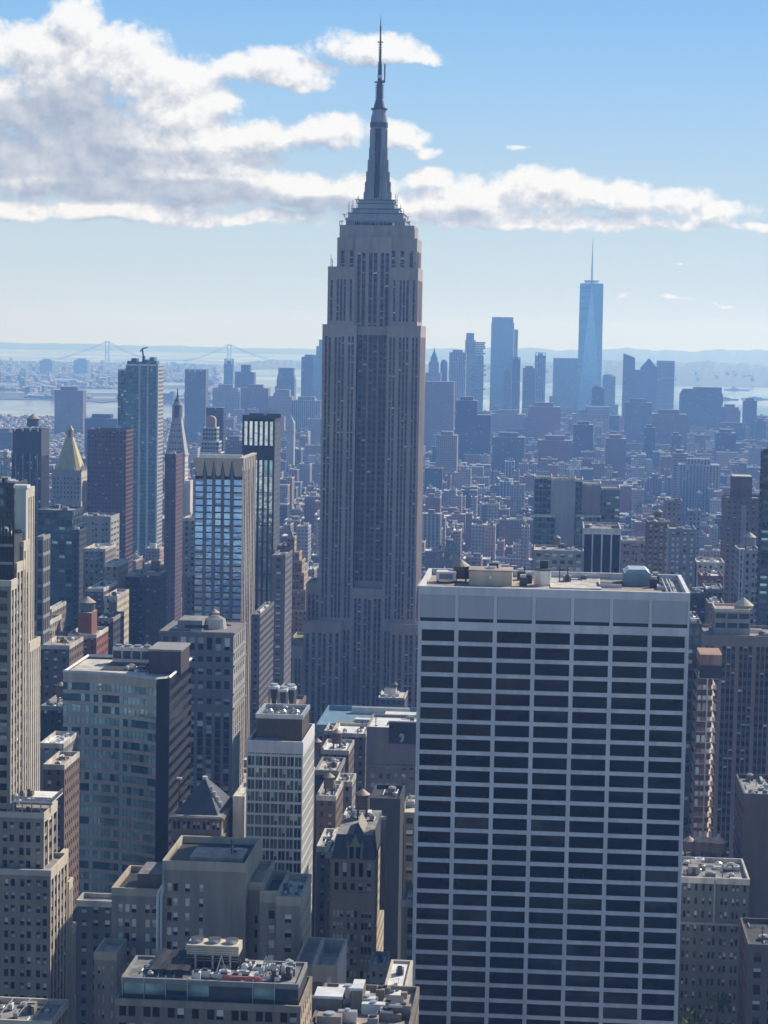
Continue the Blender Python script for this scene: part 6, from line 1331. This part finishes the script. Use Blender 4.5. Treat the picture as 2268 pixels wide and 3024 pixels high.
def tank_tower():
    b = tower('apartment_building', 'slim pale tower with white ribs and a round roof tank at the right', 2182, 2246, 1625, 1000, 24, wall('pale_cool_stone', (.30,.30,.31)), lambda W: bays(W, [1,1,2], 1.6, .5, .8), RW(3.4,.6), pal='old', rm=ROOFL, clut=3, vis=(2155,1600,2250,1800), fin=False)
    x0, x1, y0, y1, z1 = b.ext; b.tank(x0+(x1-x0)*.55, y0+8, z1-1, 2.9, 4.2, 2.4, m=wall('steel_tank', (.25,.29,.34), rough=.4)); lx = b.loc.x
    for q in (.03,.17): b.w.box(x0-lx+(x1-x0)*q, x0-lx+(x1-x0)*q+.5, -.7, -.02, 0, z1, WHITE)
    b.done(60)
tank_tower()
tower('office_tower', 'dark blue louvred tower cut off by the right photo edge', 2254, 2330, 1330, 900, 10, wall('dark_blue_metal', (.06,.075,.10), rough=.45), EV(3.2,.84,.2), RW(3.2,.6), pal='teald', rm=ROOFG, clut=2, vis=(2240,1325,2275,1860), reveal=False)
tower('apartment_building', 'bluish lower block between the banded slab and the brown brick tower', 2040, 2090, 1752, 980, 20, NAVY, EV(3,.45,.3), RW(3.3,.5), pal='old', rm=ROOFG, clut=6, vis=(2035,1745,2095,1840))
for k, (pa, pb, py, Y, m, rm, lb) in enumerate([(2058,2140,1660,1150,CREAM,ROOFW,'small cream building with a white roof in the gap left of the brown brick tower'),(2070,2136,1700,1080,RED,ROOFW,'small red building with white roof rooms in the gap left of the brown brick tower'),(2085,2138,1740,1010,MAUVE,ROOFW,'small mauve building with a white roof below the red one in the gap'),(2092,2140,1782,960,TAND,ROOFL,'small dusky building lowest in the gap left of the brown brick tower')]):
    tower('loft_building', lb, pa, pb, py, Y, 24, m, EV(3,.45,.4), RW(3.5,.5), pal='old', rm=rm, clut=7, big=2.4, seed=k+40, vis=(2040,py-6,2140,py+60), most=40)

def pier_slab():
    m = wall('taupe_stone', (.27,.205,.175)); b = tower('office_tower', 'wide taupe slab with tall stone piers filling the right edge', 2078, 2330, 1876, 800, 30, m, lambda W: bays(W, [3,3,3,3,3], 1.5, .35, .8), RW(3.25,.56,4), pal='stone', rm=ROOFG, clut=9, big=3, vis=(2070,1870,2275,2480), sm=wall('dark_spandrel', (.10,.085,.085)), srec=.3, rec=.5, fin=False)
    x0, x1, y0, y1, z1 = b.ext; xa, za = at(2112, 1798, 806); xb, _ = at(2216, 1800, 806); xs = xb-xa; lx = b.loc.x
    b.front(xa, xb, 806, z1-2, za, even(xs, xs/3, .85), rows(z1-1, za, 3.6, .55, 1.6), wall('light_taupe', (.32,.29,.26)), rec=.6, pal='dark', name='penthouse_window'); b.plain(xa, xb, 806, 822, z1-2, za, m, 'ews'); b.roof(xa, xb, 806, 822, za, ROOFT, .6, CREAM)
    r = MB(); xr = at(2196, 1790, 812)[0]; r.cyl(xr-lx, 12, za-.5, za+1, 3.4, 3.6, TAN, 14); r.cyl(xr-lx, 12, za+1, za+4, 3.9, .1, CREAM, 14); b.part('conical_roof', r); b.done()
pier_slab()
def unfinished_tower():
    Y = 700; b = Bld('unfinished_tower', 'unfinished tower of open floors with orange netting beside the banded slab', 'building', (110, Y, 0), vis=(2055,1900,2140,2430)); lx = b.loc.x
    x0, zt = at(2062, 1930, Y); x1, _ = at(2122, 1930, Y); W = x1-x0; D = 22; FL = wall('raw_floor_slab', (.50,.40,.33)); z = zt-8; k = 0
    SL = wall('red_brown_shaft', (.16,.09,.08))
    while z > 20:
        m = MB(); m.box(x0-lx, x1-lx, 0, D, z-.35, z, FL)
        rr = random.Random(k)
        for q in range(4):
            xx = x0-lx+W*(q+.15)/4; h = 1.2 if k % 3 else 2.2; m.box(xx, xx+W*.16, .2, .35, z, z+h, rr.choice([ROOFW, FL, ORANGE, WUNIT]))
        b.part('floor_slab', m)
        z -= 3.55; k += 1
    c = MB()
    for q in (0,.33,.66,1): c.box(x0-lx+q*(W-.7), x0-lx+q*(W-.7)+.7, .4, 1.1, 0, zt-3, SL)
    c.box(x0-lx+1, x1-lx-1, 8, D-1, 0, zt-4, SL); c.box(x0-lx+W*.5-.2,x0-lx+W*.5+.2,-.5,-.1,10,zt-6,STEEL); b.part('column_frame', c)
    t = MB(); t.box(x0-lx+.5, x1-lx+1.2, -.5, D*.7, zt-3.6, zt-.2, ORANGE, wall('copper_deck', (.34,.22,.165))); t.box(x0-lx+.5,x1-lx+1.2,-.6,-.5,zt-8,zt-3.8,BLACK); b.part('safety_cocoon', t, 'orange safety cocoon'); b.occ(x0, x1, Y, Y+D, zt); b.done()
unfinished_tower()
tower('office_tower', 'thin dark glass strip of a tower touching the right side of the banded slab', 2030, 2072, 1842, 720, 24, DGREY, EV(2.2,.7,.2), RW(3.6,.7), pal='teald', rm=ROOFG, clut=8, vis=(2036,1835,2075,2460), reveal=False)

def tank_roof_block():
    b = tower('loft_building', 'dark block with a row of conical water tanks at lower right', 2016, 2160, 2560, 650, 28, BROWN, EV(3,.45,.4), RW(3.4,.5), pal='old', rm=ROOFG, clut=10, big=2.2, vis=(2010,2480,2165,2600), fin=False)
    x0, x1, y0, y1, z1 = b.ext
    for q, (px, r) in enumerate(((2036,1.9),(2064,1.9),(2088,1.8),(2122,2.7))):
        x = at(px, 2500, y0+14)[0]; b.tank(x, y0+16, z1-1, r, 3.2, 2.2)
    b.done(60)
    b = tower('office_building', 'green grey building with paired windows and a pale top at lower right', 2010, 2214, 2592, 600, 24, GREEN, lambda W: bays(W, [2,1,1,2,2,2,1], 1.3, .5, .9), RW(3.9,.5,1.8), pal='old', rm=ROOFG, clut=18, big=3, vis=(2010,2590,2220,3000), pm=ROOFL, fin=False)
    x0, x1, y0, y1, z1 = b.ext; lx = b.loc.x; m = MB(); m.box(x0-lx-.2, x1-lx+.3, -.7, 0, z1-13.4, z1-12.8, wall('pale_green_trim', (.27,.28,.25))); m.box(x0-lx+9.4, x0-lx+9.9, -.4, 0, z1-13, z1-.5, MATS['pale_green_trim']); b.part('cornice', m); b.done()
    tower('office_building', 'dark brown block with white roof plant at the right edge below the taupe slab', 2197, 2300, 2345, 660, 30, wall('umber_brick', (.12,.095,.09)), lambda W: bays(W, [1,1,1,1], 2.4, .6, 2), RW(3.8,.5,5), pal='dark', rm=ROOFG, clut=9, big=3, vis=(2195,2340,2275,2800))
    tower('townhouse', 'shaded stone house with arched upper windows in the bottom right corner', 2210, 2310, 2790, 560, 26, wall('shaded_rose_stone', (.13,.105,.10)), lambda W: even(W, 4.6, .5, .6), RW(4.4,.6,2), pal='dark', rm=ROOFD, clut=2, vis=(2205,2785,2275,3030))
tank_roof_block()

# ------------------------------------------------------------------ trees
def tree(x, y, z, h, r, label, group=None, seed=0, n=420):
    o = bpy.data.objects.new('tree', None); C.objects.link(o); o.location = (x, y, z); tag(o, label, 'tree', group); rr = random.Random(seed)
    t = MB(); t.cyl(0, 0, 0, h*.45, h*.035, h*.02, WOOD, 7); cs = []
    for q in range(7):
        a = rr.uniform(0, 6.3); c = (r*.6*math.cos(a)*rr.uniform(.3,1), r*.6*math.sin(a)*rr.uniform(.3,1), h*rr.uniform(.5,.92)); cs.append(c); t.bar((0,0,h*.38), c, h*.012, WOOD, h*.004)
    t.build('trunk', o); m = MB()
    for k in range(n):
        c = rr.choice(cs); d = Vector((rr.gauss(0,1), rr.gauss(0,1), rr.gauss(0,.8))).normalized()*r*.42*rr.uniform(.5,1.05); p = Vector(c)+d; s = r*rr.uniform(.05,.12)
        u = Vector((rr.gauss(0,1),rr.gauss(0,1),rr.gauss(0,.6))).normalized(); v = u.orthogonal().normalized()
        m.poly([p-u*s-v*s*.7, p+u*s-v*s*.6, p+u*s*.8+v*s, p-u*s*.9+v*s*.8], FOL)
    m.build('crown', o)
for k, (px, py, r, lb) in enumerate([(2072,2925,8.5,'leafy street tree at the foot of the green grey building, in sun'),(2098,2950,5,'smaller street tree right beside the sunlit leafy street tree'),(2030,3012,5,'street tree low in the shade by the banded slab corner'),(2262,2958,4,'street tree peeking at the bottom right corner')]):
    d = ray(px, py); Y = 574; t = Y/d.y; x = d.x*t; z = CAM.z+d.z*t; h = max(12, z-1.5+r); tree(x, Y, 1.5, h, r, lb, None, k)
k = 10
for (px, py, Y, n, lb) in [(1340,1590,2050,6,'park tree in the green square right of the big stone skyscraper'),(1900,1462,2700,6,'park tree in the green square in front of the low rise haze'),(8,1330,2900,5,'park tree in the green patch at the left edge'),(1515,1460,2600,3,'small tree among the rooftops beyond the teal complex')]:
    for q in range(n):
        rr = random.Random(k); x, z = at(px+rr.uniform(-45,45), py, Y); tree(x, Y+rr.uniform(-40,40), 1.5, rr.uniform(13,19)+ (max(0, z-18) if z > 20 else 0), rr.uniform(7,11), lb, 'trees around '+lb[:60].replace('park tree in the ', '').replace('small tree ', ''), k, 160); k += 1

# ------------------------------------------------------------------ the low rise quarters
def free(x0, x1, y0, y1, pad=1.0):
    return not any(x0 < o[5]+pad and x1 > o[4]-pad and y0 < o[7]+pad and y1 > o[6]-pad for o in OCC)
def hidden(px0, px1, pyt, Y):
    """wholly behind one nearer building"""
    return any(o[3] < Y and o[0] <= px0 and o[1] >= px1 and o[2] < pyt-2 for o in OCC)
RR = random.Random(11)
CLS = [('brown','brown brick'),('tan','tan brick'),('red','red brick'),('slate','dark grey'),('pale','pale stone'),('white','white painted'),('stripe','grey striped'),('dark','dark glazed'),('pink','pinkish brick')]
NEARW = {k: v for k, v in FW.items()}
ROOFS = [ROOFL, ROOFG, ROOFD, ROOFW, ROOFT, ROOFL, ROOFG, ROOFW]
cand = []
Y = 700.0
while Y < 5700:
    for rowk in (0, 1):
        yy = Y + rowk*31; half = yy*.20+60; x = -half + yy*-.085; xe = half + yy*-.085 + 60
        while x < xe:
            w = RR.choice([7.5,8,12,15,18,22,26]) if yy < 3500 else RR.choice([16,22,28,36])
            if (x+400) % 270 < 24: x += 24
            d = RR.uniform(22, 29); r = RR.random()
            h = RR.uniform(12, 24) if r < .55 else RR.uniform(24, 44) if r < .88 else RR.uniform(44, 66)
            if yy < 1350: h = min(h*1.0, 52)
            if yy > 4300: h *= 1.25
            if yy > 3600 and x < -.17*yy: h = min(h, 17)
            y0 = yy+RR.uniform(0, 2)
            if free(x, x+w-.3, y0, y0+d):
                p0 = proj(x, y0, h+2); p1 = proj(x+w, y0, h+2)
                if p1[0] > -30 and p0[0] < 2300 and p0[1] < 3040 and not hidden(p0[0], p1[0], min(p0[1], p1[1]), y0):
                    cand.append((x, x+w-.3, y0, y0+d, h, p0))
            x += w
    Y += 80
cand.sort(key=lambda c: -(c[1]-c[0])*(c[4]*.5+14)/c[2]**2)
N_OWN = 285
SIDE = lambda p: 'left of stone skyscraper' if p[0] < 900 else 'left of teal complex' if p[0] < 1600 else 'right of teal complex'
def lot(mb, rb, x0, x1, y0, y1, h, wm, rm, rr, detail):
    mb.box(x0, x1, y0, y1, 0, h, wm, rm, bottom=False)
    W = x1-x0
    rb.box(x0-.1, x1+.1, y0-.1, y0+.5, h-.3, h+.9, rr.choice([ROOFL, TAN, GREY, WHITE])); rb.box(x1-.45, x1+.1, y0+.5, y1, h-.3, h+.9, ROOFL); rb.box(x0-.1, x0+.4, y0+.5, y1, h-.3, h+.9, ROOFL)
    bw = min(W*.45, 7); bx = x0+rr.uniform(.1,.5)*W; by = y0+rr.uniform(.25,.5)*(y1-y0); rb.box(bx, bx+bw, by, by+bw*.8, h, h+rr.uniform(2.5,5), rr.choice([wm, ROOFW, TAN, GREY, BROWN]), rr.choice(ROOFS))
    for q in range(detail):
        ux, uy = rr.uniform(x0+1.5, x1-2.5), rr.uniform(y0+2, y1-3); s = rr.uniform(.6,1.6); rb.box(ux, ux+s*1.4, uy, uy+s, h, h+s*rr.uniform(.8,1.6), rr.choice([WUNIT, STEEL, WUNIT, GREY]))
def mini_tank(cx, cyy, h, rr):
    m = MB(); r = rr.uniform(1.5,2.2); z = h+2.2
    for sx in (-1,1):
        for sy in (-1,1): m.bar((cx+sx*r*.6,cyy+sy*r*.6,h),(cx+sx*r*.6,cyy+sy*r*.6,z),.14,DGREY)
    m.cyl(cx,cyy,z,z+3.4,r,r*.96,rr.choice([WOOD, GREY, BROWN]),10); m.cyl(cx,cyy,z+3.4,z+5,r*1.1,.05,rr.choice([ROOFT, GREY]),10); return m
for i, (x0, x1, y0, y1, h, p) in enumerate(cand[:N_OWN]):
    rr = random.Random(i+900); ck, cl = rr.choices(CLS, weights=[5,5,4,3,4,3,2,2,4])[0]; rm = rr.choice(ROOFS); hc = 'low' if h < 24 else 'mid height' if h < 44 else 'tall'
    rn = {'pale_gravel_roof':'gravel roof','grey_membrane_roof':'grey roof','black_tar_roof':'black roof','white_coated_roof':'white roof','tan_roof':'tan roof'}[rm.name]
    tk = rr.random() < .3
    lb = f'{hc} {cl} building with {rn}' + (' and water tank' if tk else '') + ', ' + SIDE(p)
    o = bpy.data.objects.new('city_building', None); C.objects.link(o); cx = (x0+x1)/2; o.location = (cx, y0, 0); tag(o, lb, 'building', lb.split(', ')[0]+'s '+SIDE(p))
    mb, rb = MB(), MB(); lot(mb, rb, x0-cx, x1-cx, 0, y1-y0, h, FW[ck], rm, rr, 4 if y0 < 2200 else 2); mb.build('wall', o); rb.build('roof', o)
    if tk: mini_tank(rr.uniform(x0+3, max(x0+3.1, x1-3))-cx, (y1-y0)*.7, h, rr).build('water_tank', o)
mb = MB()
for i, (x0, x1, y0, y1, h, p) in enumerate(cand[N_OWN:]):
    rr = random.Random(i+7000); ck, cl = rr.choices(CLS, weights=[5,5,4,3,4,3,2,2,4])[0]; lot(mb, mb, x0, x1, y0, y1, h, FW[ck], rr.choice(ROOFS), rr, 2 if y0 < 3200 else 0)
for k in range(900):      # little roof tanks and stair heads all over
    c = RR.choice(cand[N_OWN:]); m_ = mini_tank(RR.uniform(c[0]+2, max(c[0]+2.1, c[1]-2)), RR.uniform(c[2]+6, c[3]-3), c[4], RR) if c[2] < 3600 else None
    if m_:
        b0 = len(mb.v); mb.v += m_.v
        for f, q in zip(m_.f, m_.m): mb.f.append(tuple(b0+j for j in f)); mb.m.append(mb.mi(m_.mats[q]))
o = mb.build('distant_rooftops'); o['kind'] = 'stuff'; o['label'] = 'hazy mass of small rooftops stretching to the far towers'
mb = MB(); rr = random.Random(77); seen = 0
for k in range(8000):
    Y = 7600+ (rr.random()**1.3)*8000; px = rr.uniform(-60, 640); x = X(px, Y); w = rr.uniform(9, 28); h = rr.uniform(5, 11) if rr.random() < .97 else rr.uniform(14, 34)
    if any(pa-8 < px < pb+12 and ya-520 < Y < yb+60 for pa, pb, ya, yb in BASINS): continue
    mb.box(x, x+w, Y, Y+rr.uniform(20,60), 2, 2+h, FW[rr.choice(['brown','tan','slate','slate','brown','pale','dark','slate'])], rr.choice(ROOFS), bottom=False)
o = mb.build('far_shore_houses'); o['kind'] = 'stuff'; o['label'] = 'low hazy houses and sheds covering the far shore'
mb = MB()
for k in range(70):
    Y = rr.uniform(12200, 13800); px = rr.uniform(1260, 2300); x = X(px, Y); w = rr.uniform(6, 20); mb.box(x, x+w, Y, Y+30, 10, 30+(Y-12000)*.02+rr.uniform(0,8), FW[rr.choice(['white','pale'])], ROOFL, bottom=False)
o = mb.build('hillside_houses'); o['kind'] = 'stuff'; o['label'] = 'tiny pale houses on the hills across the bright water'

mb = MB(); rr = random.Random(5)      # street and courtyard trees too far to count
for k in range(1500):
    Y = 1500+4000*rr.random(); Y = round((Y-700)/80)*80+700-9+rr.uniform(-4,4) if rr.random() < .6 else Y; px = rr.uniform(620, 2268) if rr.random() < .8 else rr.uniform(0, 620); x = X(px, Y)
    if not free(x-5, x+5, Y-5, Y+5): continue
    h = rr.uniform(9, 17); r = rr.uniform(3.5, 6.5)
    for q in range(16):
        d = Vector((rr.gauss(0,1), rr.gauss(0,1), rr.gauss(0,.8))).normalized()*r*rr.uniform(.4,1); p = Vector((x, Y, 1.5+h))+d; s = r*rr.uniform(.2,.42); u = Vector((rr.gauss(0,1),rr.gauss(0,1),rr.gauss(0,.6))).normalized(); v = u.orthogonal().normalized()
        mb.poly([p-u*s-v*s*.7, p+u*s-v*s*.6, p+u*s*.8+v*s, p-u*s*.9+v*s*.8], FOL)
o = mb.build('street_foliage'); o['kind'] = 'stuff'; o['label'] = 'distant street trees between the low roofs'

# boats on the bright water
for k, (px, py, L, lb) in enumerate([(2176,1152,130,'dark ferry crossing the bright water near the far shore'),(2240,1179,150,'long low barge on the bright water at the right'),(2150,1180,90,'small barge left of the long low barge')]):
    d = ray(px, py); t = (1-CAM.z)/d.z; x, y = d.x*t, d.y*t; o = bpy.data.objects.new('boat', None); C.objects.link(o); o.location = (x, y, 0); tag(o, lb, 'boat')
    m = MB(); m.prism([(-L/2,-8),(L/2-14,-8),(L/2,0),(L/2-14,8),(-L/2,8)], -1, 5, DGREY); m.build('hull', o); m = MB(); m.box(-L*.3,L*.1,-5,5,5,9,BLACK if k else BROWN); m.box(-L*.2,-L*.05,-3,3,9,16 if k == 0 else 12,DGREY); m.build('deckhouse', o)
